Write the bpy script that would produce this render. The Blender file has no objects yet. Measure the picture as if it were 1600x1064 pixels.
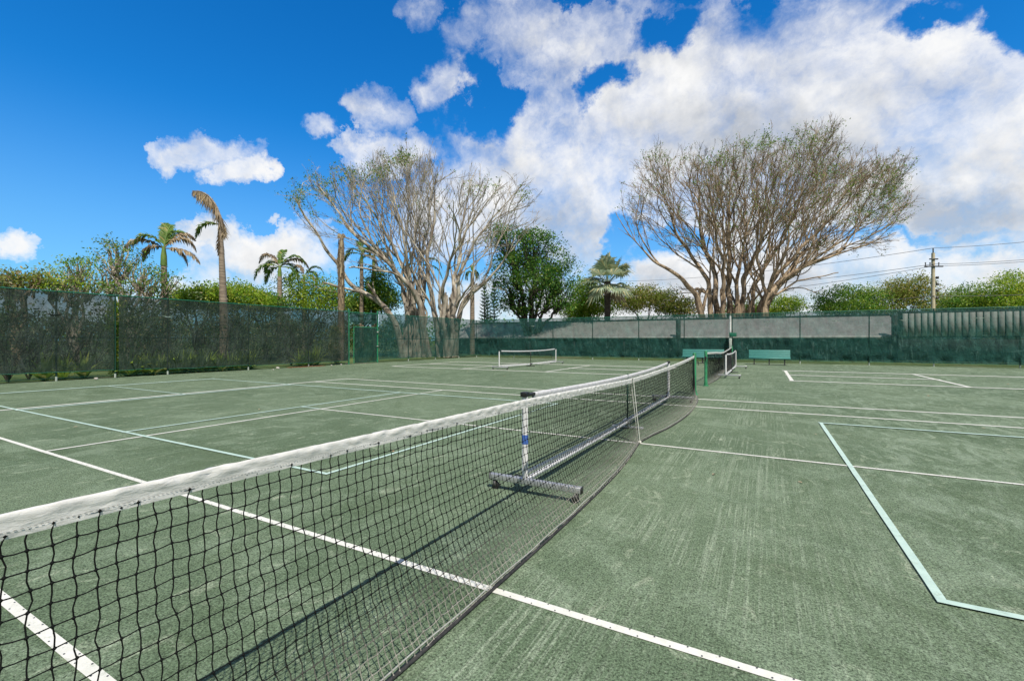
import bpy, math, random
import numpy as np
from mathutils import Vector, noise
R = math.radians
random.seed(7); rng = np.random.default_rng(7)
scn = bpy.context.scene
COL = scn.collection

# ------------------------------------------------------------------ camera
CX, CY, CH, YAW, F = 1.603, -6.327, 1.411, 0.5046, 714.8      # F in pixels of a 1600 px wide picture
cam_d = bpy.data.cameras.new("camera"); cam = bpy.data.objects.new("camera", cam_d); COL.objects.link(cam)
cam.location = (CX, CY, CH); cam.rotation_euler = (R(90), 0, YAW)
cam_d.sensor_width = 36; cam_d.lens = F/1600*36; cam_d.clip_end = 5000; cam_d.clip_start = 0.05
scn.camera = cam
FW = np.array([-math.sin(YAW), math.cos(YAW), 0.]); RT = np.array([math.cos(YAW), math.sin(YAW), 0.])

def at(u, v, d):
    """world point seen at (u,v) of the photograph at forward distance d"""
    p = np.array([CX, CY, CH]) + FW*d + RT*(u-800)/F*d
    p[2] = CH-(v-531.8)/F*d
    return p
def x_on_y(u, Y):
    a = -YAW+math.atan((u-800)/F); return CX+(Y-CY)*math.tan(a)
def y_on_x(u, X):
    a = -YAW+math.atan((u-800)/F); return CY+(X-CX)/math.tan(a)
def dist(X, Y): return (X-CX)*FW[0]+(Y-CY)*FW[1]
def z_at(v, X, Y): return CH-(v-531.8)*dist(X, Y)/F

# ------------------------------------------------------------------ objects
def tag(o, label=None, cat=None, group=None, kind=None):
    if label: o['label'] = label
    if cat: o['category'] = cat
    if group: o['group'] = group
    if kind: o['kind'] = kind
    return o
def thing(name, loc=(0, 0, 0), label=None, cat=None, group=None, rz=0):
    o = bpy.data.objects.new(name, None); COL.objects.link(o)
    o.location = tuple(float(a) for a in loc); o.rotation_euler = (0, 0, rz); o.empty_display_size = .2
    return tag(o, label, cat, group)
def link(name, me, parent=None, mat=None):
    o = bpy.data.objects.new(name, me); COL.objects.link(o)
    if mat is not None: me.materials.append(mat)
    if parent is not None: o.parent = parent
    return o
def copy_tree(o, parent=None):
    c = o.copy(); COL.objects.link(c)
    if parent is not None: c.parent = parent
    for ch in list(o.children): copy_tree(ch, c)
    return c

class MB:
    """collects verts/faces; build() links them as one mesh object"""
    def __init__(s): s.v = []; s.q = []; s.t = []; s.n = 0
    def add(s, V, Q=None, T=None):
        V = np.asarray(V, float).reshape(-1, 3)
        if Q is not None and len(Q): s.q.append(np.asarray(Q, int).reshape(-1, 4)+s.n)
        if T is not None and len(T): s.t.append(np.asarray(T, int).reshape(-1, 3)+s.n)
        s.v.append(V); s.n += len(V); return s
    def box(s, c, d, rz=0.0, rot=None):
        x, y, z = [a/2 for a in d]
        P = np.array([[-x,-y,-z],[x,-y,-z],[x,y,-z],[-x,y,-z],[-x,-y,z],[x,-y,z],[x,y,z],[-x,y,z]])
        if rot is not None: P = P @ np.array(rot).T
        if rz: 
            ca, sa = math.cos(rz), math.sin(rz); P = P @ np.array([[ca, sa, 0], [-sa, ca, 0], [0, 0, 1]])
        return s.add(P+np.array(c), [[0,3,2,1],[4,5,6,7],[0,1,5,4],[1,2,6,5],[2,3,7,6],[3,0,4,7]])
    def tube(s, pts, rad, sides=8, cap=True, flat=None):
        P = np.asarray(pts, float); n = len(P)
        r = np.full(n, rad, float) if np.isscalar(rad) else np.asarray(rad, float)
        T = np.gradient(P, axis=0); T /= (np.linalg.norm(T, axis=1)[:, None]+1e-12)
        ref = np.array([0, 0, 1.]) if abs(T[0][2]) < .85 else np.array([1., 0, 0])
        A = np.cross(T, ref); A /= (np.linalg.norm(A, axis=1)[:, None]+1e-12); B = np.cross(T, A)
        ang = np.arange(sides)*2*math.pi/sides
        V = P[:, None, :]+r[:, None, None]*(A[:, None, :]*np.cos(ang)[None, :, None]*(flat or 1)+B[:, None, :]*np.sin(ang)[None, :, None])
        i = np.arange(n-1)[:, None]*sides; j = np.arange(sides)[None, :]; k = (j+1) % sides
        Q = np.stack([i+j, i+k, i+sides+k, i+sides+j], -1).reshape(-1, 4)
        s.add(V.reshape(-1, 3), Q)
        if cap:
            for idx, base in ((0, 0), (n-1, (n-1)*sides)):
                s.add(np.vstack([V[idx], P[idx]]), None, [[a, (a+1) % sides, sides] if idx else [(a+1) % sides, a, sides] for a in range(sides)])
        return s
    def cyl(s, a, b, r, sides=12, r2=None): return s.tube([a, b], [r, r if r2 is None else r2], sides)
    def ball(s, c, r, nu=8, nv=6):
        V = []; Q = []
        r = np.array(r if hasattr(r, '__len__') else (r, r, r), float)
        for i in range(nv+1):
            for j in range(nu):
                th = math.pi*i/nv; ph = 2*math.pi*j/nu
                V.append(np.array([math.sin(th)*math.cos(ph), math.sin(th)*math.sin(ph), math.cos(th)])*r+np.array(c))
        for i in range(nv):
            for j in range(nu): Q.append([i*nu+j, (i+1)*nu+j, (i+1)*nu+(j+1) % nu, i*nu+(j+1) % nu])
        return s.add(V, Q)
    def grid(s, P):
        """P: (n,m,3) array of points"""
        n, m = P.shape[:2]
        i = np.arange(n-1)[:, None]*m; j = np.arange(m-1)[None, :]
        return s.add(P.reshape(-1, 3), np.stack([i+j, i+m+j, i+m+j+1, i+j+1], -1).reshape(-1, 4))
    def mesh(s, name, smooth=False):
        V = np.vstack(s.v) if s.v else np.zeros((0, 3))
        Q = np.vstack(s.q) if s.q else np.zeros((0, 4), int); T = np.vstack(s.t) if s.t else np.zeros((0, 3), int)
        me = bpy.data.meshes.new(name); me.vertices.add(len(V)); me.vertices.foreach_set('co', V.astype(np.float32).ravel())
        nl = len(Q)*4+len(T)*3; me.loops.add(nl); me.loops.foreach_set('vertex_index', np.concatenate([Q.ravel(), T.ravel()]).astype(np.int32))
        me.polygons.add(len(Q)+len(T))
        st = np.concatenate([np.arange(len(Q))*4, len(Q)*4+np.arange(len(T))*3]).astype(np.int32)
        me.polygons.foreach_set('loop_start', st)
        if smooth: me.polygons.foreach_set('use_smooth', np.ones(len(Q)+len(T), bool))
        me.update(calc_edges=True); me.validate(); return me
    def build(s, name, mat, parent=None, smooth=False, bevel=0):
        o = link(name, s.mesh(name, smooth), parent, mat)
        if bevel:
            b = o.modifiers.new('bevel', 'BEVEL'); b.width = bevel; b.segments = 2; b.limit_method = 'ANGLE'
        return o

# ------------------------------------------------------------------ materials
class NT:
    def __init__(s, tree): s.t = tree; s.n = tree.nodes; s.l = tree.links
    def node(s, typ, inp=None, **kw):
        nd = s.n.new(typ)
        for k, v in kw.items(): setattr(nd, k, v)
        for k, v in (inp or {}).items():
            sock = nd.inputs[k]
            if isinstance(v, bpy.types.NodeSocket): s.l.new(v, sock)
            else: sock.default_value = v
        return nd
    def math(s, op, a, b=None, c=None, clamp=False):
        nd = s.n.new('ShaderNodeMath'); nd.operation = op; nd.use_clamp = clamp
        for i, v in enumerate((a, b, c)):
            if v is None: continue
            if isinstance(v, bpy.types.NodeSocket): s.l.new(v, nd.inputs[i])
            else: nd.inputs[i].default_value = v
        return nd.outputs[0]
    def vmath(s, op, a, b=None, out=0):
        nd = s.n.new('ShaderNodeVectorMath'); nd.operation = op
        for i, v in enumerate((a, b)):
            if v is None: continue
            if isinstance(v, bpy.types.NodeSocket): s.l.new(v, nd.inputs[i])
            else: nd.inputs[i].default_value = v
        return nd.outputs[out]
    def mix(s, f, a, b, typ='MIX'):
        nd = s.n.new('ShaderNodeMix'); nd.data_type = 'RGBA'; nd.blend_type = typ
        for sock, v in ((nd.inputs[0], f), (nd.inputs[6], a), (nd.inputs[7], b)):
            if isinstance(v, bpy.types.NodeSocket): s.l.new(v, sock)
            else: sock.default_value = (*v, 1) if hasattr(v, '__len__') and len(v) == 3 else v
        return nd.outputs[2]
    def ramp(s, f, a, b, smooth=True):
        nd = s.n.new('ShaderNodeMapRange'); nd.interpolation_type = 'SMOOTHSTEP' if smooth else 'LINEAR'; nd.clamp = True
        s.l.new(f, nd.inputs[0]); nd.inputs[1].default_value = a; nd.inputs[2].default_value = b
        return nd.outputs[0]
    def noise(s, vec, scale, detail=3, rough=.55, dist=0):
        nd = s.node('ShaderNodeTexNoise', {'Scale': scale, 'Detail': detail, 'Roughness': rough, 'Distortion': dist})
        if vec is not None: s.l.new(vec, nd.inputs['Vector'])
        return nd.outputs['Fac']
    def scaled(s, vec, sc):
        return s.vmath('MULTIPLY', vec, sc)
def new_mat(name):
    m = bpy.data.materials.new(name); m.use_nodes = True; t = NT(m.node_tree)
    bs = m.node_tree.nodes['Principled BSDF']; return m, t, bs
def mat_basic(name, c1, c2=None, scale=8, rough=.6, metal=0, bump=0, bscale=None, detail=4, spec=.5, lo=.35, hi=.65, stretch=None):
    m, t, bs = new_mat(name)
    co = t.node('ShaderNodeTexCoord').outputs['Object']
    if stretch: co = t.scaled(co, stretch)
    f = t.ramp(t.noise(co, scale, detail, .6), lo, hi)
    t.l.new(t.mix(f, c1, c2 or tuple(a*.8 for a in c1)), bs.inputs['Base Color'])
    bs.inputs['Roughness'].default_value = rough; bs.inputs['Metallic'].default_value = metal
    bs.inputs['Specular IOR Level'].default_value = spec
    if bump:
        b = t.node('ShaderNodeBump', {'Strength': bump, 'Distance': .02, 'Height': t.noise(co, bscale or scale*3, 5, .6)})
        t.l.new(b.outputs[0], bs.inputs['Normal'])
    return m
def mat_leaf(name, c1, c2, c3=None, trans=.35, scale=.7):
    m, t, bs = new_mat(name)
    g = t.node('ShaderNodeNewGeometry'); co = t.node('ShaderNodeTexCoord').outputs['Object']
    f = t.ramp(t.noise(co, scale, 3), .38, .62)
    c = t.mix(f, c1, c2)
    if c3: c = t.mix(t.ramp(g.outputs['Random Per Island'], .80, .95), c, c3)
    v = t.math('MULTIPLY_ADD', g.outputs['Random Per Island'], .7, .65)
    c = t.mix(1.0, c, t.node('ShaderNodeCombineColor', {0: v, 1: v, 2: v}).outputs[0], 'MULTIPLY')
    t.l.new(c, bs.inputs['Base Color']); bs.inputs['Roughness'].default_value = .5; bs.inputs['Specular IOR Level'].default_value = .3
    tr = t.node('ShaderNodeBsdfTranslucent', {'Color': c})
    mx = t.node('ShaderNodeMixShader', {0: trans, 1: bs.outputs[0], 2: tr.outputs[0]})
    t.l.new(mx.outputs[0], t.n['Material Output'].inputs[0]); return m

M = {}
M['white_metal'] = mat_basic('white painted metal', (.78, .78, .80), (.66, .66, .68), 20, .35)
M['green_post'] = mat_basic('green painted steel', (.05, .30, .14), (.035, .22, .10), 9, .45, bump=.1)
M['fence_post'] = mat_basic('green coated fence steel', (.008, .060, .036), (.005, .04, .026), 6, .5)
M['fence_rail'] = mat_basic('green fence rail', (.015, .16, .095), (.01, .11, .07), 6, .5)
M['gate_frame'] = mat_basic('gate frame green', (.03, .26, .13), (.02, .18, .09), 6, .5)
M['grey_steel'] = mat_basic('pale weathered steel', (.50, .54, .50), (.36, .42, .38), 9, .5)
M['silver'] = mat_basic('brushed aluminium', (.62, .63, .65), (.45, .46, .48), 30, .38, .6, bump=.1, stretch=(1, 8, 8))
M['black_plastic'] = mat_basic('black plastic', (.012, .012, .013), (.02, .02, .02), 30, .4)
M['rubber'] = mat_basic('black rubber', (.015, .015, .016), (.03, .03, .03), 30, .75)
M['blue_label'] = mat_basic('blue printed sticker', (.05, .12, .42), (.08, .18, .55), 60, .4)
M['teal_plank'] = mat_basic('teal painted planks', (.07, .28, .25), (.05, .22, .20), 5, .5, bump=.15, stretch=(1, 12, 12))
M['hem'] = mat_basic('black net hem', (.018, .018, .02), (.05, .05, .05), 25, .8, bump=.4, bscale=120)
M['rope'] = mat_basic('grey cord', (.42, .43, .40), (.3, .3, .28), 60, .8)
M['strap'] = mat_basic('white webbing strap', (.72, .71, .66), (.55, .54, .48), 30, .8, bump=.3, bscale=200)
M['concrete'] = mat_basic('pale concrete pole', (.60, .53, .38), (.5, .43, .30), 2, .85, bump=.2)
M['wire'] = mat_basic('dark power line', (.16, .16, .18), (.2, .2, .22), 2, .6)
M['steel_dark'] = mat_basic('dark hardware', (.06, .06, .06), (.1, .1, .1), 8, .5, .3)
M['bark_grey'] = mat_basic('pale grey bark', (.60, .54, .45), (.17, .13, .10), 1.6, .9, bump=.6, bscale=9, stretch=(1.6, 1.6, .5), lo=.3, hi=.7)
M['bark_brown'] = mat_basic('brown bark', (.50, .38, .26), (.11, .075, .045), 1.6, .9, bump=.6, bscale=9, stretch=(1.6, 1.6, .5), lo=.3, hi=.7)
M['bark_dark'] = mat_basic('dark bark', (.07, .055, .045), (.035, .028, .022), 3, .9, bump=.5, bscale=10)
M['palm_trunk'] = mat_basic('ringed palm trunk', (.36, .29, .22), (.20, .155, .12), 2.5, .9, bump=.7, bscale=4, stretch=(.6, .6, 5))
M['crownshaft'] = mat_basic('green palm crownshaft', (.17, .25, .05), (.10, .18, .04), 2, .5)
M['grass_blade'] = mat_leaf('grass', (.10, .20, .03), (.16, .24, .05))
M['leaf_bright'] = mat_leaf('bright leaves', (.20, .38, .03), (.38, .50, .05), (.50, .48, .10), .5)
M['leaf_strap'] = mat_leaf('strap leaves', (.34, .52, .06), (.52, .66, .12), (.66, .62, .2), .45)
M['leaf_mid'] = mat_leaf('mid green leaves', (.10, .25, .03), (.22, .36, .05), (.38, .40, .08), .45)
M['leaf_olive'] = mat_leaf('olive leaves', (.20, .28, .04), (.32, .34, .08), (.42, .30, .14), .45)
M['leaf_dark'] = mat_leaf('dark glossy leaves', (.035, .13, .016), (.11, .27, .035), (.24, .31, .06), .35, .45)
M['leaf_needle'] = mat_leaf('needle foliage', (.02, .06, .03), (.035, .09, .04), None, .15)
M['leaf_blue'] = mat_leaf('grey green fan leaves', (.30, .40, .27), (.46, .55, .39), (.52, .48, .28), .4)
M['frond_dead'] = mat_leaf('dry brown fronds', (.44, .34, .22), (.24, .18, .12), (.52, .43, .28), .35)
M['frond_green'] = mat_leaf('green fronds', (.10, .22, .035), (.18, .30, .06), (.34, .30, .12), .4)
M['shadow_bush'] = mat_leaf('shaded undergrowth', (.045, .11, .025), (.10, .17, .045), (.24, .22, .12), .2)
M['stone'] = mat_basic('pale stone', (.52, .50, .46), (.36, .34, .31), 6, .85, bump=.5)
M['mulch'] = mat_basic('orange brown mulch', (.30, .12, .06), (.17, .07, .04), 40, .95, bump=.8)
M['bldg_wall'] = mat_basic('dark wall', (.05, .07, .065), (.035, .05, .045), 2, .8)
M['bldg_trim'] = mat_basic('pale eave trim', (.75, .76, .75), (.5, .5, .5), 3, .6)
M['bldg_dark'] = mat_basic('dark timber', (.03, .035, .035), (.02, .025, .025), 4, .7)
M['slat'] = mat_basic('pale grey boards', (.50, .52, .49), (.42, .44, .41), 2, .75)
M['vent'] = mat_basic('pale screen flap', (.75, .80, .77), (.4, .45, .42), 9, .7)
M['vent_dark'] = mat_basic('black screen flap', (.01, .016, .014), (.02, .03, .026), 9, .7)

# shingle roof
m, t, bs = new_mat('grey shingle roof'); M['roof'] = m
co = t.node('ShaderNodeTexCoord').outputs['Object']
br = t.node('ShaderNodeTexBrick', {'Vector': co, 'Color1': (.40, .40, .39, 1), 'Color2': (.32, .32, .32, 1), 'Mortar': (.2, .2, .2, 1), 'Scale': 2.2, 'Mortar Size': .01, 'Brick Width': .5, 'Row Height': .22})
t.l.new(t.mix(t.noise(co, 14, 5), br.outputs[0], (.44, .43, .42)), bs.inputs['Base Color']); bs.inputs['Roughness'].default_value = .9

# headband vinyl
m, t, bs = new_mat('white vinyl headband'); M['vinyl'] = m
co = t.node('ShaderNodeTexCoord').outputs['Object']
d = t.ramp(t.noise(t.scaled(co, (10, 5, 30)), 3, 6, .7), .42, .75)
c = t.mix(t.math('MULTIPLY', d, .55), (.74, .73, .71), (.40, .39, .37))
sp = t.ramp(t.noise(co, 260, 2), .66, .74)
c = t.mix(t.math('MULTIPLY', sp, .5), c, (.25, .24, .22))
t.l.new(c, bs.inputs['Base Color']); bs.inputs['Roughness'].default_value = .45
b = t.node('ShaderNodeBump', {'Strength': .5, 'Distance': .006, 'Height': t.noise(t.scaled(co, (20, 14, 46)), 2, 6, .65, .6)})
t.l.new(b.outputs[0], bs.inputs['Normal'])
M['sleeve'] = mat_basic('white net sleeve', (.74, .73, .75), (.60, .59, .62), 20, .5, bump=.2)

# net cord: black above, pale near the ground, grazing sunlight painted into the colour
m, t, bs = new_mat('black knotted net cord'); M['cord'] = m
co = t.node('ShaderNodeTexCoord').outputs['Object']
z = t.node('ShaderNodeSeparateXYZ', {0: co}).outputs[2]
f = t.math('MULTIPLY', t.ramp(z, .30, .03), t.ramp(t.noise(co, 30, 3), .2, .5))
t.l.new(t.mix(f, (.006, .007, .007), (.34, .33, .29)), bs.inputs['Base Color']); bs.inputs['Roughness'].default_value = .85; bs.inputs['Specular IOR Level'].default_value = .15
M['cord_thin'] = mat_basic('thin black net cord', (.02, .02, .022), (.05, .05, .05), 20, .7)

# court surface: green crushed-stone clay
m, t, bs = new_mat('green clay court'); M['court'] = m
co = t.node('ShaderNodeTexCoord').outputs['Object']
sx = t.node('ShaderNodeSeparateXYZ', {0: co})
grain = t.noise(co, 85, 4, .85); grain2 = t.noise(co, 26, 5, .8); 
big = t.noise(co, .33, 4, .6, .5); mid = t.noise(co, 1.5, 6, .68, .8)
base = t.mix(t.ramp(big, .3, .7), (.098, .142, .086), (.144, .194, .124))
base = t.mix(t.math('MULTIPLY', t.ramp(mid, .49, .64), .55), base, (.205, .265, .185))
# sweeping streaks along the net direction, strongest just right of the net
st = t.ramp(t.noise(t.scaled(co, (34, .55, 1)), 1.0, 6, .78, .15), .47, .60)
stm = t.math('MULTIPLY', t.ramp(t.noise(co, .9, 4, .7), .40, .58), t.math('MULTIPLY', t.ramp(sx.outputs[0], .05, .5), t.ramp(sx.outputs[0], 3.2, 1.2)))
base = t.mix(t.math('MULTIPLY', t.math('MULTIPLY', st, stm), .50), base, (.34, .40, .30))
st2 = t.ramp(t.noise(t.scaled(co, (3.0, 1.0, 1)), .9, 6, .72, 2.2), .47, .63)
base = t.mix(t.math('MULTIPLY', st2, t.math('MULTIPLY', t.ramp(sx.outputs[0], 1.5, 3.5), .62)), base, (.27, .335, .25))
# long brush strokes parallel to the lines on the left half
st3 = t.ramp(t.noise(t.scaled(co, (9, .6, 1)), 1.2, 5, .7), .48, .66)
base = t.mix(t.math('MULTIPLY', st3, .32), base, (.185, .245, .165))
scf = t.ramp(t.noise(t.scaled(co, (1.6, 1.0, 1)), 3.0, 5, .7, 1.2), .57, .69)
base = t.mix(t.math('MULTIPLY', scf, .5), base, (.36, .41, .30))
mk = t.ramp(t.node('ShaderNodeTexVoronoi', {'Vector': t.vmath('ADD', t.scaled(co, (1, .7, 1)), t.vmath('MULTIPLY', t.node('ShaderNodeTexNoise', {'Vector': co, 'Scale': 6.0, 'Detail': 4}).outputs['Color'], (.16, .16, 0))), 'Scale': 1.7, 'Randomness': 1.0}).outputs[0], .085, .04)
base = t.mix(t.math('MULTIPLY', mk, t.math('MULTIPLY', t.ramp(t.noise(co, 1.1, 2), .50, .56), .6)), base, (.40, .44, .33))
dk = t.ramp(t.noise(co, .8, 6, .7, .6), .52, .64)
base = t.mix(t.math('MULTIPLY', dk, .42), base, (.075, .110, .058))
g = t.math('ADD', t.math('MULTIPLY', t.ramp(grain, .36, .64, False), .62), t.math('MULTIPLY', t.ramp(grain2, .25, .75, False), .38))
gv = t.math('MULTIPLY_ADD', g, 2.6, -.28)
base = t.mix(1.0, base, t.node('ShaderNodeCombineColor', {0: gv, 1: gv, 2: gv}).outputs[0], 'MULTIPLY')
pale = t.ramp(t.noise(co, 75, 2, .5), .66, .74)
base = t.mix(t.math('MULTIPLY', pale, .55), base, (.46, .50, .42))
t.l.new(base, bs.inputs['Base Color']); bs.inputs['Roughness'].default_value = .95; bs.inputs['Specular IOR Level'].default_value = .15
bh = t.math('ADD', t.math('MULTIPLY', grain, .5), t.math('MULTIPLY', st, .4))
b = t.node('ShaderNodeBump', {'Strength': .55, 'Distance': .006, 'Height': bh}); t.l.new(b.outputs[0], bs.inputs['Normal'])

def mat_line(name, c1, c2, wear):
    m, t, bs = new_mat(name)
    co = t.node('ShaderNodeTexCoord').outputs['Object']
    c = t.mix(t.ramp(t.noise(co, 9, 6, .7), .35, .7), c1, c2)
    c = t.mix(t.ramp(t.noise(co, 42, 4, .75), .62, .72), c, wear)
    c = t.mix(t.math('MULTIPLY', t.ramp(t.noise(co, 15, 7, .78), .55, .66), .42), c, (.22, .27, .18))
    t.l.new(c, bs.inputs['Base Color']); bs.inputs['Roughness'].default_value = .7
    t.l.new(t.node('ShaderNodeBump', {'Strength': .3, 'Distance': .003, 'Height': t.noise(co, 130, 3)}).outputs[0], bs.inputs['Normal'])
    return m
M['line_white'] = mat_line('white line tape', (.78, .77, .72), (.66, .66, .60), (.45, .50, .42))
M['line_blue'] = mat_line('pale blue line tape', (.52, .68, .61), (.44, .59, .53), (.66, .69, .64))

m, t, bs = new_mat('grass and sandy soil'); M['ground'] = m
co = t.node('ShaderNodeTexCoord').outputs['Object']
c = t.mix(t.ramp(t.noise(co, .35, 5, .6), .42, .60), (.075, .13, .03), (.15, .19, .06))
c = t.mix(t.ramp(t.noise(co, .12, 3), .60, .68), c, (.42, .33, .26))
t.l.new(t.mix(t.noise(co, 12, 4), c, (.05, .09, .02)), bs.inputs['Base Color']); bs.inputs['Roughness'].default_value = .95

def mat_screen(name, c1, c2, op, light=(.25, .33, .30)):
    m, t, bs = new_mat(name)
    co = t.node('ShaderNodeTexCoord').outputs['Object']
    c = t.mix(t.ramp(t.noise(co, 1.1, 5, .65), .35, .68), c1, c2)
    # horizontal-ish scuffs and creases, the light they catch painted into the colour
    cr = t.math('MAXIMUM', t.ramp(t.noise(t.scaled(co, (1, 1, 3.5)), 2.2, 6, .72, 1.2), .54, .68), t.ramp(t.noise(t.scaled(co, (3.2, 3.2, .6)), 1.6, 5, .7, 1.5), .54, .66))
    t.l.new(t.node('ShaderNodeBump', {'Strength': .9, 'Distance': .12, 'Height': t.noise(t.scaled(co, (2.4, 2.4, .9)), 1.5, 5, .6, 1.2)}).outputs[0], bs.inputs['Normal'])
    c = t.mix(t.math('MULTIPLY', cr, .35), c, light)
    t.l.new(c, bs.inputs['Base Color']); bs.inputs['Roughness'].default_value = .8; bs.inputs['Specular IOR Level'].default_value = .2
    tp = t.node('ShaderNodeBsdfTransparent', {'Color': (1, 1, 1, 1)})
    o = t.math('ADD', t.math('MULTIPLY', t.math('SUBTRACT', t.noise(co, 2.5, 6, .7), .5), .45), op, clamp=True)
    mx = t.node('ShaderNodeMixShader', {0: o, 1: tp.outputs[0], 2: bs.outputs[0]})
    t.l.new(mx.outputs[0], t.n['Material Output'].inputs[0]); return m
M['screen_dark'] = mat_screen('dark mesh windscreen', (.018, .034, .028), (.038, .060, .050), .79, (.13, .155, .14))
M['screen_teal'] = mat_screen('green mesh windscreen', (.012, .060, .052), (.022, .100, .086), .70, (.15, .30, .27))
M['screen_solid'] = mat_screen('green gate windscreen', (.010, .050, .038), (.016, .07, .055), .90, (.08, .17, .14))

# ------------------------------------------------------------------ world: Nishita sky and clouds
SUN = np.array([.46, -.48, 1.0]); SUN /= np.linalg.norm(SUN)
el = math.asin(SUN[2]); az = math.atan2(SUN[0], SUN[1])
w = bpy.data.worlds.new("World"); scn.world = w; w.use_nodes = True
t = NT(w.node_tree); t.n.clear()
out = t.node('ShaderNodeOutputWorld'); bg = t.node('ShaderNodeBackground'); bg.inputs[1].default_value = .10
sky = t.node('ShaderNodeTexSky', sky_type='NISHITA', sun_disc=False, sun_elevation=el, sun_rotation=az, altitude=0, air_density=1.0, dust_density=.4, ozone_density=2.0)
co = t.node('ShaderNodeTexCoord').outputs['Generated']
def DOT(v): return t.vmath('DOT_PRODUCT', co, tuple(float(a) for a in v), out=1)
fwd = t.math('MAXIMUM', DOT(FW), .02); rr = t.math('DIVIDE', DOT(RT), fwd); uu = t.math('DIVIDE', DOT((0, 0, 1)), fwd)
P = t.node('ShaderNodeCombineXYZ', {0: rr, 1: uu, 2: 0.0}).outputs[0]
# warp the cloud-space coordinate so that outlines are ragged
w1 = t.node('ShaderNodeTexNoise', {'Vector': co, 'Scale': 3.6, 'Detail': 10, 'Roughness': .66}).outputs['Color']
w2 = t.vmath('MULTIPLY', t.vmath('SUBTRACT', w1, (.5, .5, .5)), (.42, .34, 0))
PW = t.vmath('ADD', P, w2)
def blob(u, v, a, b, rot=0, power=1.0, src=None):
    mp = t.n.new('ShaderNodeMapping'); mp.vector_type = 'TEXTURE'
    mp.inputs[1].default_value = ((u-800)/F, (531.8-v)/F, 0); mp.inputs[2].default_value = (0, 0, R(rot)); mp.inputs[3].default_value = (a/F, b/F, 1)
    t.l.new(src or PW, mp.inputs[0])
    L = t.vmath('LENGTH', mp.outputs[0], out=1)
    return t.math('MULTIPLY', t.math('SUBTRACT', 1.0, L), power)
def union(lst):
    r = None
    for b in lst:
        x = blob(*b); r = x if r is None else t.math('MAXIMUM', r, x)
    return t.math('MAXIMUM', r, 0.0)
pos = union([(318, 243, 88, 42, -8), (385, 280, 50, 30, -40), (590, 172, 74, 54, -15, .44), (480, 198, 60, 30, -20, .22), (693, 132, 66, 52, 10, .8), (20, 370, 62, 32, -8, .9),
    (425, 400, 125, 48, 8), (350, 385, 60, 36), (600, 238, 118, 46, 6), (870, 70, 230, 110, 10, .50), (800, 210, 150, 95, 0, .46), (860, 310, 210, 140, 0, 1.2), (1180, 230, 420, 230, -8, 1.5),
    (1150, 110, 310, 130, -20, .75), (1420, 170, 300, 190, 0, 1.4), (1500, 310, 220, 110, 0, 1.3), (1350, 40, 190, 80, 0, .55), (1150, 470, 520, 78, 0, 1.3), (1500, 440, 320, 60, 0, 1.2), (700, 470, 220, 42, 0, .8),
    (200, 455, 330, 40, 0, .6), (1250, 400, 330, 60, 0, .9), (2100, 200, 500, 300, 0, 1.), (760, 330, 170, 90, 0, .9), (680, 20, 50, 50, 30, .35)])
neg = union([(1045, 32, 80, 42, 15, 1.5), (940, 125, 70, 34, 35, 1.5), (962, 362, 42, 46, 20, 1.7), (1330, 387, 330, 13, 4, .7), (1575, 30, 70, 75, 30, 2.2), (1450, 22, 85, 24, 15, 1.1), (745, 150, 45, 55, 0, 1.3),
    (860, 0, 120, 18, 0, 1.0), (1040, 385, 80, 25, 0, 1.4), (620, 445, 90, 40, 0, .8)])
warp = t.vmath('ADD', co, t.vmath('MULTIPLY', t.vmath('SUBTRACT', w1, (.5, .5, .5)), (.10, .10, .10)))
fb = t.noise(warp, 6.5, 12, .64, .0); fb2 = t.noise(warp, 22, 10, .66, .0)
front = t.ramp(DOT(FW), .02, .12)
pc = t.math('MINIMUM', pos, .52); nc = t.math('MULTIPLY', neg, .8)
dens = t.math('ADD', t.math('SUBTRACT', pc, nc), t.math('MULTIPLY', t.math('SUBTRACT', fb, .5), 1.55))
dens = t.math('ADD', dens, t.math('MULTIPLY', t.math('SUBTRACT', fb2, .5), .42))
dens = t.math('SUBTRACT', dens, t.math('MULTIPLY', t.math('SUBTRACT', 1.0, t.ramp(pos, .0, .14)), .42))
mask_f = t.math('POWER', t.ramp(dens, -.12, .74), 1.0)
mask_b = t.ramp(fb, .52, .66)
mask = t.math('MULTIPLY', mask_f, front)
# cloud shading: grey bellies where the cloud is thick, white on crests turned to the sun
cs = t.vmath('ADD', co, tuple(float(a)*.045 for a in SUN))
rel = t.math('SUBTRACT', t.noise(co, 5.5, 6, .58, .3), t.noise(cs, 5.5, 6, .58, .3))
rel2 = t.math('SUBTRACT', t.noise(co, 13, 5, .58), t.noise(t.vmath('ADD', co, tuple(float(a)*.02 for a in SUN)), 13, 5, .58))
grey = union([(1180, 240, 300, 110, -5, 1.3), (860, 350, 130, 60, 0, 1.1), (1480, 335, 230, 60, 0, 1.6), (880, 110, 130, 70, 20, .7), (1150, 455, 420, 36, 0, .8), (1420, 150, 190, 80, 0, .5), (2000, 300, 400, 200, 0, 1), (700, 200, 60, 60, 0, .4)])
gr = t.math('ADD', t.math('MULTIPLY', t.ramp(t.noise(co, 3.2, 5, .55), .40, .65), .20), t.math('MULTIPLY', grey, .85))
gr = t.math('SUBTRACT', gr, t.math('MULTIPLY', rel, 2.0)); gr = t.math('SUBTRACT', gr, t.math('MULTIPLY', rel2, 1.0), clamp=True)
cloud = t.mix(gr, (9.7, 9.7, 9.7), (5.3, 5.6, 6.1))
hs = t.node('ShaderNodeHueSaturation', {'Hue': .497, 'Saturation': 1.42, 'Value': 1.0, 'Fac': 1.0, 'Color': sky.outputs[0]})
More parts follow.
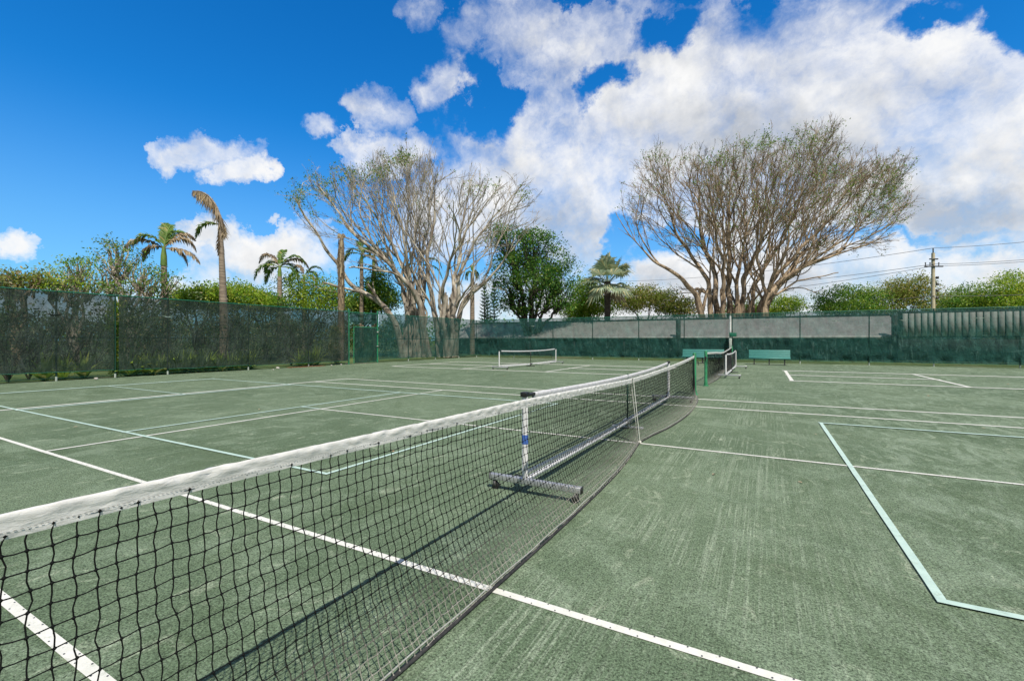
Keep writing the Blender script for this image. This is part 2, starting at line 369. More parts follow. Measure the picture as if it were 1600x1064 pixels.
skyc = t.mix(1.0, hs.outputs[0], (.50, 1.46, 1.84), 'MULTIPLY')
zz = t.node('ShaderNodeSeparateXYZ', {0: co}).outputs[2]
haze = t.math('MULTIPLY', t.ramp(zz, .42, .0), .62)
skyc = t.mix(haze, skyc, (2.7, 4.7, 8.0))
elev = t.math('MULTIPLY', t.ramp(zz, .66, .80), t.ramp(fb, .40, .55))
back = t.math('MAXIMUM', t.math('MULTIPLY', t.math('SUBTRACT', 1.0, front), t.ramp(fb, .36, .50)), elev)  # unseen grey cloud behind and overhead, added to dim and neutralise the ambient
full = t.mix(mask, skyc, cloud)
t.l.new(t.mix(back, full, t.mix(t.ramp(fb2, .4, .6), (3.6, 3.65, 3.7), (2.3, 2.4, 2.5))), bg.inputs[0]); t.l.new(bg.outputs[0], out.inputs[0])
sd = bpy.data.lights.new('sun', 'SUN'); sd.energy = 4.7; sd.angle = R(.5); sd.color = (1, .94, .82)
so = bpy.data.objects.new('sun', sd); COL.objects.link(so); so.location = (10, -10, 30)
so.rotation_euler = Vector(tuple(float(a) for a in SUN)).to_track_quat('Z', 'Y').to_euler()
scn.view_settings.view_transform = 'Standard'; scn.view_settings.look = 'None'; scn.view_settings.exposure = 0
scn.render.engine = 'CYCLES'; scn.cycles.transparent_max_bounces = 24; scn.cycles.max_bounces = 6

# ------------------------------------------------------------------ ground, court, lines
tag(MB().grid(np.array([[[x, y, -.05] for y in (-1200, -60, 0, 60, 1200)] for x in (-1200, -60, 0, 60, 1200)])).build('ground', M['ground']), kind='structure')
XL, YB = -20.0, 26.5
tag(MB().grid(np.array([[[x, y, 0] for y in np.linspace(-26, YB+.12, 14)] for x in np.linspace(XL-.12, 24, 12)])).build('court_surface', M['court']), kind='structure')
LW = .05
def lines(lst, name, mat, z):
    mb = MB()
    for (x0, y0, x1, y1) in lst:
        LW = .05*max(1.0, (abs((y0+y1)/2-CY)/7)**1.3) if abs(x1-x0) > abs(y1-y0) else .05*max(1.0, (abs(x0-CX)/7)**1.25)
        if abs(x1-x0) <= abs(y1-y0) and y0 > 8: LW = max(LW, .12)
        if abs(x1-x0) > abs(y1-y0): a, b, c, d = min(x0, x1)-LW/2, max(x0, x1)+LW/2, y0-LW/2, y0+LW/2
        else: a, b, c, d = x0-LW/2, x0+LW/2, min(y0, y1)-LW/2, max(y0, y1)+LW/2
        # subdivided tape with very slightly wandering edges
        n = max(2, int(max(b-a, d-c)/.25)); pts = np.zeros((n, 2, 3))
        for i in range(n):
            s_ = i/(n-1); e = .0035*noise.noise((s_*n*.7, x0*3.1, y0*1.7)); e2 = .0035*noise.noise((s_*n*.7, x0*2.1+9, y0*1.3))
            if b-a > d-c: pts[i] = [[a+(b-a)*s_, c+e, z], [a+(b-a)*s_, d+e2, z]]
            else: pts[i] = [[b+e, c+(d-c)*s_, z], [a+e2, c+(d-c)*s_, z]]
        mb.grid(pts); z += .0003
    tag(mb.build(name, mat), kind='structure')
wl = [(-11.885, s*4.115, 11.885, s*4.115) for s in (-1, 1)]+[(-11.885, s*5.485, 11.885, s*5.485) for s in (-1, 1)]
wl += [(s*11.885, -5.485, s*11.885, 5.485) for s in (-1, 1)]+[(s*6.4, -4.115, s*6.4, 4.115) for s in (-1, 1)]+[(-6.4, 0, 6.4, 0)]
c2 = 15.42
for s in (-1, 1):
    wl += [(s*2.44, c2+k*3.05, s*16.15, c2+k*3.05) for k in (-1, 1)]+[(s*x, c2-3.05, s*x, c2+3.05) for x in (2.44, 7.01, 11.58, 16.15)]
    wl += [(s*2.44, c2, s*7.01, c2), (s*11.58, c2, s*16.15, c2)]
bl = []
for s in (-1, 1):
    bl += [(s*2.44, k*3.05, s*16.15, k*3.05) for k in (-1, 1)]+[(s*x, -3.05, s*x, 3.05) for x in (2.44, 7.01, 11.58, 16.15)]
    bl += [(s*6.43, 0, s*7.01, 0), (s*11.58, 0, s*16.15, 0)]
lines(wl, 'white_court_lines', M['line_white'], .004)
lines(bl, 'blue_court_lines', M['line_blue'], .009)
nb = MB()
for yl in (-4.115, -5.485, 0.0):
    for x in np.arange(-6.2, 6.3, .14):
        for e_ in (-1, 1):
            cx_, cy_ = x+rng.normal(0, .008)+(.07 if e_ > 0 else 0), yl+e_*.017; a_ = np.arange(6)*1.0472
            nb.add(np.vstack([np.stack([cx_+.0045*np.cos(a_), cy_+.0045*np.sin(a_), np.full(6, .0075)], 1), [[cx_, cy_, .009]]]), None, [[i, (i+1) % 6, 6] for i in range(6)])
tag(nb.build('line_nails', M['steel_dark']), 'small nail heads pinning the white tape lines to the clay', 'nail heads', kind='stuff')
M_scatter = mat_basic('dry leaf bits', (.46, .40, .27), (.30, .22, .12), 20, .8)
mb = MB()
for i in range(260):
    x = rng.uniform(-19, 12); y = rng.uniform(-6, 26)
    if i < 110: x = -19.9+abs(rng.normal(0, .5)); y = rng.uniform(-3, 26)
    elif i < 150: y = 26.3-abs(rng.normal(0, .4)); x = rng.uniform(-19, 16)
    s_ = rng.uniform(.012, .04); a = rng.uniform(0, 6.3); tl = rng.uniform(0, .6)
    ca, sa = math.cos(a)*s_, math.sin(a)*s_
    mb.add([[x-ca, y-sa, .006], [x+sa*.5, y-ca*.5, .008+s_*tl], [x+ca, y+sa, .007], [x-sa*.5, y+ca*.5, .006+s_*tl*.5]], [[0, 1, 2, 3]])
tag(mb.build('leaf_litter', M_scatter), 'tiny dry leaf bits and crumbs scattered over the green court', 'leaf litter', kind='stuff')

# ------------------------------------------------------------------ nets
def spline(xs, ys):
    xs = np.array(xs); ys = np.array(ys); n = len(xs)
    mt = np.gradient(ys, xs)
    def f(x):
        x = np.clip(x, xs[0], xs[-1]); i = np.clip(np.searchsorted(xs, x)-1, 0, n-2)
        h = xs[i+1]-xs[i]; s_ = (x-xs[i])/h
        return (2*s_**3-3*s_**2+1)*ys[i]+(s_**3-2*s_**2+s_)*h*mt[i]+(-2*s_**3+3*s_**2)*ys[i+1]+(s_**3-s_**2)*h*mt[i+1]
    return f
def strands(mb, A, B, r, bow=None):
    """many thin 3-sided cords from A to B (n,3) through a bowed midpoint"""
    n = len(A); Mid = (A+B)/2+(bow if bow is not None else 0)
    for (S, E) in ((A, Mid), (Mid, B)):
        T = E-S; T = T/(np.linalg.norm(T, axis=1)[:, None]+1e-9)
        ref = np.where(np.abs(T[:, 2:3]) < .8, np.array([[0, 0, 1.]]), np.array([[1., 0, 0]]))
        U = np.cross(T, ref); U /= np.linalg.norm(U, axis=1)[:, None]; W = np.cross(T, U)
        V = np.zeros((n, 6, 3))
        for k in range(3):
            o = r*(U*math.cos(k*2.0944)+W*math.sin(k*2.0944)); V[:, k] = S+o; V[:, 3+k] = E+o
        Q = np.array([[0, 1, 4, 3], [1, 2, 5, 4], [2, 0, 3, 5]])[None]+(np.arange(n)*6)[:, None, None]
        mb.add(V.reshape(-1, 3), Q.reshape(-1, 4))
def knots(mb, C, r):
    n = len(C); D = np.array([[1, 0, 0], [-1, 0, 0], [0, 1, 0], [0, -1, 0], [0, 0, 1], [0, 0, -1]])*r
    V = C[:, None, :]+D[None]
    T = np.array([[0, 2, 4], [2, 1, 4], [1, 3, 4], [3, 0, 4], [2, 0, 5], [1, 2, 5], [3, 1, 5], [0, 3, 5]])[None]+(np.arange(n)*6)[:, None, None]
    mb.add(V.reshape(-1, 3), None, T.reshape(-1, 3))
def net_panel(mb, G, r, kr, jit, bow):
    """G (rows, cols, 3) nodes"""
    G = G+rng.normal(0, jit, G.shape)
    nr, nc = G.shape[:2]
    A, B = G[:-1].reshape(-1, 3), G[1:].reshape(-1, 3)
    sgn = np.where((np.arange(nr-1) % 2)[:, None], 1., -1.)*np.ones((1, nc))
    bw = np.zeros((len(A), 3)); bw[:, 1] = (sgn*bow).ravel()+rng.normal(0, bow*.4, len(A))
    strands(mb, A, B, r, bw)
    A, B = G[:, :-1].reshape(-1, 3), G[:, 1:].reshape(-1, 3); bw = np.zeros((len(A), 3)); bw[:, 2] = -abs(rng.normal(bow*.35, bow*.25, len(A)))
    strands(mb, A, B, r, bw)
    if kr: knots(mb, G.reshape(-1, 3), kr)

def tennis_net(y0, topf, botf, detail, label, name='tennis_net'):
    root = thing(name, (0, y0, 0), label, 'tennis net', 'tennis nets strung across the courts')
    H = .045 if detail else .055
    ys = np.arange(-6.36, 6.36, H); nr = 19 if detail else 15
    G = np.zeros((nr, len(ys), 3)); tp = topf(ys)-.055; bo = botf(ys)
    for k in range(nr):
        s_ = k/(nr-1)
        lean = -.030*s_*(1 if detail else 0)
        G[k, :, 1] = ys+lean; G[k, :, 2] = tp*(1-s_)+.018*s_
        G[k, :, 0] = bo*s_**1.9+.012*np.sin(ys*1.3+s_*3)*s_
    mb = MB(); net_panel(mb, G, .0022 if detail else .0030, .0066 if detail else 0, .0022, .0034)
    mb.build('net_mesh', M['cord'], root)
    # headband: folded vinyl around the cable
    n = 1500 if detail else 260; yy = np.linspace(-6.34, 6.34, n); prof = []
    pr = [(-.003, -.058), (-.0045, -.045), (-.0035, -.036), (-.007, -.022), (-.0085, -.008), (-.0065, .002), (0, .006), (.0065, .002), (.0085, -.008), (.007, -.022), (.0035, -.036), (.0045, -.045), (.003, -.058)]
    Pn = np.zeros((n, len(pr), 3)); tz = topf(yy)
    for i in range(n):
        for j, (px, pz) in enumerate(pr):
            wv = 0
            if detail:
                sgp = 1 if px > 0 else -1
                wv = (noise.noise((yy[i]*15+pz*150*sgp, pz*8, sgp*3.0))*.012+noise.noise((yy[i]*40+pz*260*sgp, pz*14, px*40+5))*.0028)
                wv *= (1.0 if pz > -.034 else .25)
            sg = 1 if px > 0 else (-1 if px < 0 else 0)
            Pn[i, j] = (px+wv*sg, yy[i], tz[i]-.008+pz+(wv*.35 if abs(px) < .01 else 0))
    mb = MB(); mb.grid(Pn); mb.grid(Pn[:, [0, -1]])
    hbd = mb.build('headband', M['vinyl'], root, smooth=True)
    sm = MB(); st = .012 if detail else .05; ya = np.arange(-6.3, 6.3, st)
    for sx_ in (-.0065, .0065):
        for zo in (-.040,):
            A_ = np.stack([np.full_like(ya, sx_), ya, topf(ya)-.008+zo], 1); strands(sm, A_, A_+np.array([0, st*.5, .0]), .0006)
    sm.build('stitching', M['steel_dark'], hbd)
    # bottom hem and cord
    yy = np.linspace(-6.36, 6.36, 220); hb = botf(yy)
    MB().tube(np.stack([hb+.004, yy, np.full_like(yy, .012)], 1), .009, 6).build('bottom_hem', M['hem'], root, True)
    MB().tube(np.stack([hb-.008, yy, .032+.004*np.sin(yy*9)], 1), .004, 5).build('bottom_cord', M['rope'], root, True)
    for s_ in (-1, 1):
        ye = s_*6.36; k = np.linspace(0, 1, 14)
        MB().tube(np.stack([botf(ye)*k**1.9, np.full(14, ye), (topf(ye)-.05)*(1-k)+.02*k], 1), .010, 5).build('side_hem', M['hem'], root, True)
    # centre strap, pulled down to an anchor
    k = np.linspace(0, 1, 12); tc = float(topf(0)); b0 = float(botf(0))
    mbs = MB()
    for off in (.018, -.018):
        L = np.zeros((12, 2, 3)); L[:, 0] = np.stack([b0*k+off*(1-k*.4), -.018+.0*k, tc*(1-k)+.01*k], 1); L[:, 1] = L[:, 0]+np.array([0, .036, 0])
        mbs.grid(L)
    mbs.box((0, 0, tc+.001), (.038, .05, .004)); mbs.box((b0, 0, .02), (.05, .03, .035))
    mbs.build('centre_strap', M['strap'], root)
    # steel posts
    for s_ in (-1, 1):
        yp = s_*6.43
        po = MB().cyl((0, yp, 0), (0, yp, 1.075), .045, 18).ball((0, yp, 1.075), (.045, .045, .02), 18, 8).build('post', M['green_post'], root, True)
        MB().cyl((0, yp, 0), (0, yp, .02), .085, 18).cyl((0, yp, .02), (0, yp, .12), .055, 18).build('base_collar', M['green_post'], po)
        MB().box((.0, yp+s_*.07, .86), (.05, .07, .12)).cyl((.0, yp+s_*.09, .86), (.08, yp+s_*.09, .86), .012).cyl((.08, yp+s_*.09, .86), (.08, yp+s_*.09, .76), .008).build('winch', M['black_plastic'], po, bevel=.004)
        MB().tube([(0, yp-s_*.04, 1.06), (0, yp-s_*.1, float(topf(s_*6.34))-.005)], .004, 5).build('cable', M['rope'], po)
    return root
topA = spline([-6.4, -5.3, -4.7, -3.17, -1.5, 0, 1.5, 3.12, 4.8, 6.4], [1.002, .99, .98, .962, .925, .892, .90, .925, .965, 1.02])
botA = spline([-6.4, -5.8, -5, -4.1, -2.66, -1.3, -.3, 0, .4, 1.3, 2.7, 4.2, 5.25, 6.0, 6.4], [.06, .2, .245, .26, .262, .22, .13, .10, .13, .25, .33, .30, .22, .10, .02])
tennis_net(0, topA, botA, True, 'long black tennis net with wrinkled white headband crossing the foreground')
topB = spline([-6.4, -3, 0, 3, 6.4], [1.04, .98, .91, .96, 1.06]); botB = spline([-6.4, -4, -1, 0, 1, 4, 6.4], [.0, .1, .06, .03, .06, .1, .0])
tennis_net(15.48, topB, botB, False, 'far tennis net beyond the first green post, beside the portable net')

def portable_net(loc, rz, L, label, footc=0.0, detail=True, mesh_r=.002):
    root = thing('portable_net', loc, label, 'portable net', 'white framed portable nets on wheeled feet', rz)
    top = spline([0, L*.25, L*.5, L*.75, L], [.915, .872, .852, .862, .915])
    for yy in (0, L):
        bar = MB().box((footc, yy, .118), (.92, .055, .055)).build('foot_bar', M['silver'], root, bevel=.006)
        for s_ in (-1, 1):
            MB().box((footc+s_*.462, yy, .118), (.006, .058, .058)).build('end_cap', M['black_plastic'], bar)
            wx = footc+s_*.42
            cs_ = MB().cyl((wx, yy, .09), (wx, yy, .062), .018, 10).box((wx-s_*.01, yy-.018, .050), (.034, .004, .05)).box((wx-s_*.01, yy+.018, .050), (.034, .004, .05)).build('caster', M['steel_dark'], root)
            MB().cyl((wx-s_*.02, yy-.014, .033), (wx-s_*.02, yy+.014, .033), .033, 16).build('wheel', M['rubber'], cs_, False, .003)
        po = MB().tube([(0, yy, .12), (0, yy, .90)], .030, 16, flat=.75).build('post', M['white_metal'], root, True)
        d_ = 1 if yy == 0 else -1
        MB().box((0, yy, .915), (.062, .075, .045)).box((0, yy+d_*.10, .905), (.05, .15, .028)).build('corner_clip', M['black_plastic'], po, bevel=.006)
        if detail and yy == 0: MB().tube([(0, yy, .46), (0, yy, .545)], .0318, 16, False, .75).build('sticker', M['blue_label'], po, True)
        MB().box((-.09, yy+d_*.05, .12), (.09, .09, .035)).cyl((-.05, yy+d_*.06, .12), (-.02, yy+d_*.06, .22), .014, 8).build('lock_bracket', M['black_plastic'], root, bevel=.004)
    # base tube in two halves, hinge plate at the centre
    for a, b in ((.03, L/2-.04), (L/2+.04, L-.03)):
        MB().tube([(0, a, .125), (0, b, .105)], .024, 12).build('base_tube', M['white_metal'], root, True)
    MB().box((0, L/2, .12), (.10, .22, .07)).box((0, L/2, .02), (.50, .06, .035)).box((0, L/2, .06), (.05, .05, .06)).build('centre_foot', M['silver' if detail else 'steel_dark'], root, bevel=.005)
    MB().box((0, L/2, .50), (.022, .022, .74)).build('centre_post', M['fence_post' if detail else 'black_plastic'], root)
    # sleeve along the top and bottom of the netting
    n = 60; yy = np.linspace(.16, L-.16, n)
    prof = [(-.004, -.05), (-.013, -.02), (-.010, .004), (0, .010), (.010, .004), (.013, -.02), (.004, -.05)]
    Pn = np.array([[(px+.002*noise.noise((y*8, pz*60, 1)), y, float(top(y))+pz) for px, pz in prof] for y in yy])
    MB().grid(Pn).grid(Pn[:, [0, -1]]).build('top_sleeve', M['sleeve'], root, True)
    lowz = lambda y: .19-.045*np.sin(np.clip(y/L, 0, 1)*math.pi)
    MB().tube(np.stack([np.full(n, .0), np.linspace(.03, L-.03, n), lowz(np.linspace(0, L, n))], 1), .020, 8, flat=.3).build('lower_sleeve', M['sleeve'], root, True)
    ys = np.arange(.05, L-.04, .045 if detail else .06); nr = 15 if detail else 11
    G = np.zeros((nr, len(ys), 3)); k = np.linspace(0, 1, nr)[:, None]
    G[:, :, 1] = ys; G[:, :, 2] = (top(ys)-.045)*(1-k)+lowz(ys)*k
    mb = MB(); net_panel(mb, G, mesh_r, 0, .0015, .002); mb.build('net_mesh', M['cord_thin'], root)
    return root
portable_net((-.33, -2.58, 0), 0, 7.2, 'white portable net just behind the near tennis net, blue sticker on its post', footc=.09, mesh_r=.0014)
portable_net((.33, 12.55, 0), 0, 6.7, 'small white portable net right of the far tennis net, in front of the benches', footc=.05, detail=False)
xa, xb = x_on_y(780, 12.85), x_on_y(868.5, 19.4)
portable_net((xa, 12.85, 0), -math.atan2(xb-xa, 6.55), math.hypot(xb-xa, 6.55), 'white portable net standing alone on the far left court', footc=.05, detail=False)

# ------------------------------------------------------------------ fences
FH = 3.12
def screen_grid(P0, P1, z0, z1, amp, nx, seed, nz=26, top_sag=.02, folds=1.0):
    """hanging fabric between two points, pushed toward the court (side) by wrinkles"""
    P0 = np.array(P0, float); P1 = np.array(P1, float); d = P1-P0; L = np.linalg.norm(d); d /= L; nrm = np.array([-d[1], d[0]])
    G = np.zeros((nx, nz, 3))
    for i in range(nx):
        s_ = i/(nx-1)*L
        for j in range(nz):
            k = j/(nz-1)
            env = math.sin(math.pi*min(1, (1-k)*1.15+.08)) if k > .08 else .9
            o = noise.noise((s_*2.6+seed*9, k*1.4, seed))*.6*folds+noise.noise((s_*5.5+k*3.5, k*3+seed, 3.3))*.45+noise.noise((s_*1.1-k*2.2, k*4, seed+7.7))*.5
            o *= amp*env*(1.5-k*.8)
            zz_ = z0+(z1-z0)*k
            if j == 0: zz_ += .025*noise.noise((s_*1.6, seed, 1))
            G[i, j, :2] = P0+d*s_+nrm*(o)
            G[i, j, 2] = zz_
    return G
def fence(P0, P1, posts, name, label, mats, gaps=(), side=1, chain=True, vents=None, amp=.035, mid=1.52):
    """posts: distances along P0->P1"""
    P0 = np.array(P0, float); P1 = np.array(P1, float); d = P1-P0; L = np.linalg.norm(d); d /= L; nrm = np.array([-d[1], d[0]])*side
    root = thing(name, (*P0, 0), label, 'fence'); ang = 0
    def W(s_, off=0, z=0): q = d*s_+nrm*off; return (q[0], q[1], z)
    for s_ in posts:
        po = MB().cyl(W(s_, 0, 0), W(s_, 0, FH-.02), .030, 10).ball(W(s_, 0, FH-.0), (.04, .04, .035), 10, 6).build('post', M['fence_post'], root, True)
        MB().cyl(W(s_, 0.0, 0), W(s_, 0.0, .15), .034, 10).build('post_foot', M['grey_steel'], po)
    segs = []; a = 0
    for g0, g1 in list(gaps)+[(L, L)]:
        segs.append((a, g0)); a = g1
    for a, b in segs:
        if b-a < .1: continue
        MB().cyl(W(a, 0, FH), W(b, 0, FH), .024, 10).build('top_rail', M['fence_rail'], root, True)
        MB().cyl(W(a, 0, mid), W(b, 0, mid), .018, 8).build('mid_rail', M['fence_post'], root, True)
        MB().cyl(W(a, .0, .10), W(b, .0, .10), .012, 6).build('bottom_rail', M['fence_post'], root, True)
        if chain:
            mb = MB(); st = .062; h = .62; n = int((b-a)/st); s0 = a+np.arange(n)*st
            for sg in (1, -1):
                m_ = 9; zs = np.linspace(.02, h, m_)
                A = []; B = []
                for i in range(m_-1):
                    sa = s0+(zs[i]*.9)*sg; sb = s0+(zs[i+1]*.9)*sg
                    ok = (np.minimum(sa, sb) > a) & (np.maximum(sa, sb) < b)
                    A.append(np.stack([d[0]*sa[ok]+nrm[0]*-.03, d[1]*sa[ok]+nrm[1]*-.03, np.full(ok.sum(), zs[i])], 1)); B.append(np.stack([d[0]*sb[ok]+nrm[0]*-.03, d[1]*sb[ok]+nrm[1]*-.03, np.full(ok.sum(), zs[i+1])], 1))
                strands(mb, np.vstack(A), np.vstack(B), .0024)
            mb.build('chain_link', M['fence_rail'], root)
    ps = [p for p in posts]
    for i in range(len(mats)):
        a, b, mt, z0, op = mats[i]
        G = screen_grid(d*a+nrm*.055, d*b+nrm*.055, z0, FH-.035, amp*side, max(12, int((b-a)/.09)), i*3.7+len(name))
        sc = MB().grid(G).build('windscreen', M[mt], root, True)
        # bottom hem cord of the cloth
        hm = G[:, 0].copy(); hm[:, 2] += .008
        MB().tube(hm[::2], .010, 5).build('screen_hem', M['fence_rail'], sc, True)
    for (s_, z, mt) in (vents or []):
        n = 12; k = np.linspace(-1, 1, n); wd = .22; voff = .22 if amp > .1 else .12
        G = np.zeros((n, 2, 3))
        for i in range(n):
            zz_ = z-.085*(1-k[i]**2); th = .050*(1-k[i]**2)+.004
            G[i, 0] = W(s_+k[i]*wd, voff, zz_); G[i, 1] = W(s_+k[i]*wd, voff+.02, zz_+th)
        MB().grid(G).build('vent_flap', M[mt], root, True)
    return root, W
# left fence, from behind the camera to the corner
Y0 = -20.0
pl = [y_on_x(u, XL)-Y0 for u in (88, 180, 262, 388, 482)]; gl, gr_ = y_on_x(545, XL)-Y0, y_on_x(590, XL)-Y0
pr_ = [y_on_x(u, XL)-Y0 for u in (638, 680, 717)]
LL = YB-Y0
lp = [.0, 3, 6, 9, 12, 15, y_on_x(0, XL)-Y0-.9]+pl+[gl-.0]+[gr_]+pr_
strip0, strip1 = y_on_x(177, XL)-Y0, y_on_x(184.5, XL)-Y0
mats = [(0, 9, 'screen_dark', .28, 0), (9, strip0, 'screen_dark', .30, 0), (strip1, y_on_x(262, XL)-Y0, 'screen_dark', .26, 0), (y_on_x(262, XL)-Y0+.01, y_on_x(388, XL)-Y0, 'screen_dark', .22, 0),
        (y_on_x(388, XL)-Y0+.01, gl-.06, 'screen_dark', .20, 0), (gr_+.06, y_on_x(680, XL)-Y0, 'screen_teal', .20, 0), (y_on_x(680, XL)-Y0+.01, LL-.06, 'screen_teal', .18, 0)]
vl = [(y_on_x(u, XL)-Y0, z_at(v, XL, y_on_x(u, XL)), mt) for u, v, mt in ((84, 490, 'vent_dark'), (260, 493, 'vent'), (401, 500, 'vent_dark'), (503, 503, 'vent_dark'), (617, 508, 'vent_dark'), (694, 512, 'vent'), (727, 512, 'vent'))]
fence((XL, Y0), (XL, YB), lp, 'chain_link_fence', 'long side fence with see-through dark windscreen, left of the courts', mats, gaps=[(gl, gr_)], side=-1, vents=vl, amp=.03)
# back fence
bp = [x_on_y(u, YB)-XL for u in (803, 864, 926, 998, 1069, 1144, 1250, 1358, 1459, 1594)]
bp = [0.0]+bp+[bp[-1]+3.2, bp[-1]+6.4, bp[-1]+9.6]
mats = [(bp[i]+.06 if i == 0 else bp[i]+.005, bp[j], 'screen_teal', .17, 0) for i, j in ((0, 3), (3, 6), (6, 8), (8, 10), (10, 13))]
vb = [((bp[i]+bp[i+1])/2+.1, 2.62-.02*(i % 3), 'vent') for i in range(10)]
fence((XL, YB), (XL+bp[-1], YB), bp, 'chain_link_fence', 'long back fence with green windscreen, behind the two teal benches', mats, side=-1, vents=vb, amp=.15, mid=1.50)

# gate in the left fence
ga, gb = y_on_x(545, XL), y_on_x(590, XL); gd = y_on_x(552.5, XL)
gt = thing('gate', (XL, ga, 0), 'narrow green gate between two tall bright green posts in the side fence', 'gate')
W_ = gb-ga
for yy in (0, W_):
    MB().cyl((.0, yy, 0), (.0, yy, FH+.12), .045, 14).ball((0, yy, FH+.12), (.05, .05, .04), 14, 6).build('gate_post', M['gate_frame'], gt, True)
dz = 2.22; y0g = gd-ga
fr = MB()
for yy in (y0g, W_-.10): fr.cyl((.02, yy, .06), (.02, yy, dz), .026, 10)
for z in (.08, dz): fr.cyl((.02, y0g, z), (.02, W_-.10, z), .026, 10)
gf = fr.build('gate_frame', M['gate_frame'], gt, True)
G = screen_grid((.06, y0g+.02), (.06, W_-.12), .08, dz-.03, -.02, 26, 5.5); MB().grid(G).build('windscreen', M['screen_solid'], gt, True)
MB().cyl((0, .0, FH-.02), (0, W_, FH-.02), .024, 10).build('top_rail', M['gate_frame'], gt, True)
G = screen_grid((.05, .05), (.05, W_-.05), dz+.22, FH-.06, -.10, 40, 2.2, 16)
n = G.shape[0]
for i in range(n):
    k = i/(n-1); G[i, 0, 2] += .05*math.sin(k*22)-.04*math.sin(k*math.pi)
MB().grid(G).build('overhead_screen', M['screen_solid'], gt, True)
MB().box((.06, W_-.06, 1.95), (.07, .10, .09)).box((.05, W_-.06, 1.05), (.05, .14, .05)).build('latch', M['grey_steel'], gt, bevel=.005)
for z in (.4, 1.9): MB().box((.03, y0g-.05, z), (.04, .10, .05)).build('hinge', M['gate_frame'], gt)

# white light-coloured pole by the back fence with its control box
xp = x_on_y(1141, YB-.25)
wp = thing('pole', (xp, YB-.25, 0), 'slim white pole with a small green box, against the back fence', 'pole')
MB().cyl((0, 0, 0), (0, 0, 3.02), .055, 16).build('shaft', M['grey_steel'], wp, True)
MB().cyl((0, -.0, 1.95), (0, 0, 2.95), .062, 16).build('sleeve', M['bldg_trim'], wp, True)
MB().box((.16, -.10, 1.78), (.42, .18, .26)).build('control_box', M['fence_rail'], wp, bevel=.02)
MB().box((.02, -.12, 1.2), (.16, .10, .7)).build('conduit_box', M['grey_steel'], wp, bevel=.02)

# ------------------------------------------------------------------ benches
def bench(x0, x1, Y, label):
    L = x1-x0; root = thing('bench', ((x0+x1)/2, Y, 0), label, 'bench', 'teal benches at the back fence')
    for k, (yy, z) in enumerate(((-.20, .405), (-.075, .41), (.05, .415))):
        MB().box((0, yy, z), (L, .115, .035)).build('seat_plank', M['teal_plank'], root, bevel=.005)
    for k in range(4):
        z = .48+k*.108; MB().box((0, .16+k*.028, z), (L, .028, .100), rot=[[1, 0, 0], [0, .966, .259], [0, -.259, .966]]).build('back_plank', M['teal_plank'], root, bevel=.004)
    for x in (-L/2+.28, 0, L/2-.28):
        lg = MB(); lg.box((x, -.17, .195), (.055, .055, .39)); lg.box((x, .12, .195), (.055, .055, .39)); lg.box((x, -.02, .365), (.05, .40, .04))
        lg.box((x, .215, .62), (.05, .04, .50), rot=[[1, 0, 0], [0, .966, .259], [0, -.259, .966]]); lg.box((x, -.03, .02), (.06, .56, .035))
        lg.build('leg_frame', M['steel_dark'], root, bevel=.004)
    MB().box((0, -.262, .385), (L, .02, .07)).build('seat_edge', M['teal_plank'], root)
bench(x_on_y(1066, 24.2), x_on_y(1131, 24.2), 24.2, 'teal plank bench partly hidden behind the tennis net posts')
bench(x_on_y(1170, 24.0), x_on_y(1235, 24.0), 24.0, 'teal plank bench standing clear, right of the portable net')

# ------------------------------------------------------------------ buildings behind the back fence
bx0, bx1 = x_on_y(700, 34), x_on_y(1412, 34)
B = thing('low_building', (0, 34, 0), 'long low building with grey shingle roof seen through the back fence', 'building')
z_e, z_r = 1.72, 3.35
mb = MB(); mb.add([(bx0, 0, z_e), (bx1, 0, z_e), (bx1, 4.2, z_r), (bx0, 4.2, z_r), (bx0, 8.4, z_e), (bx1, 8.4, z_e)], [[0, 1, 2, 3], [3, 2, 5, 4]])
mb.build('roof', M['roof'], B)
MB().box(((bx0+bx1)/2, 4.2, z_r+.04), (bx1-bx0, .4, .10)).build('ridge', M['bldg_dark'], B)
MB().box(((bx0+bx1)/2, -.02, z_e-.06), (bx1-bx0, .10, .16)).build('eave', M['bldg_trim'], B)
MB().box(((bx0+bx1)/2, .9, .80), (bx1-bx0-.4, .15, 1.6)).build('wall', M['bldg_wall'], B)
for x in np.linspace(bx0+.5, bx1-.5, 9): MB().box((x, .15, .82), (.16, .16, 1.64)).build('column', M['bldg_dark'], B)
for u in (1060, 1398):
    MB().box((x_on_y(u, 33.8), -.25, 1.6), (.34, .3, 3.15)).build('pillar', M['bldg_dark'], B)
B2 = thing('board_fence', (x_on_y(1410, 33), 33, 0), 'pale vertical board screen with dark gaps, right of the low building', 'fence')
x = .0; k = 0
while x < 26:
    MB().box((x+.14, 0, 2.45), (.255, .05, 1.5)).build('board', M['slat'], B2); x += .33
MB().box((13, .12, 1.65), (26.4, .1, .16)).build('rail', M['bldg_dark'], B2)
MB().box((13, .14, 2.5), (26.4, .04, 1.7)).build('backing', M['bldg_dark'], B2)
MB().box((13, .14, .8), (26.4, .12, 1.5)).build('lower_wall', M['bldg_wall'], B2)

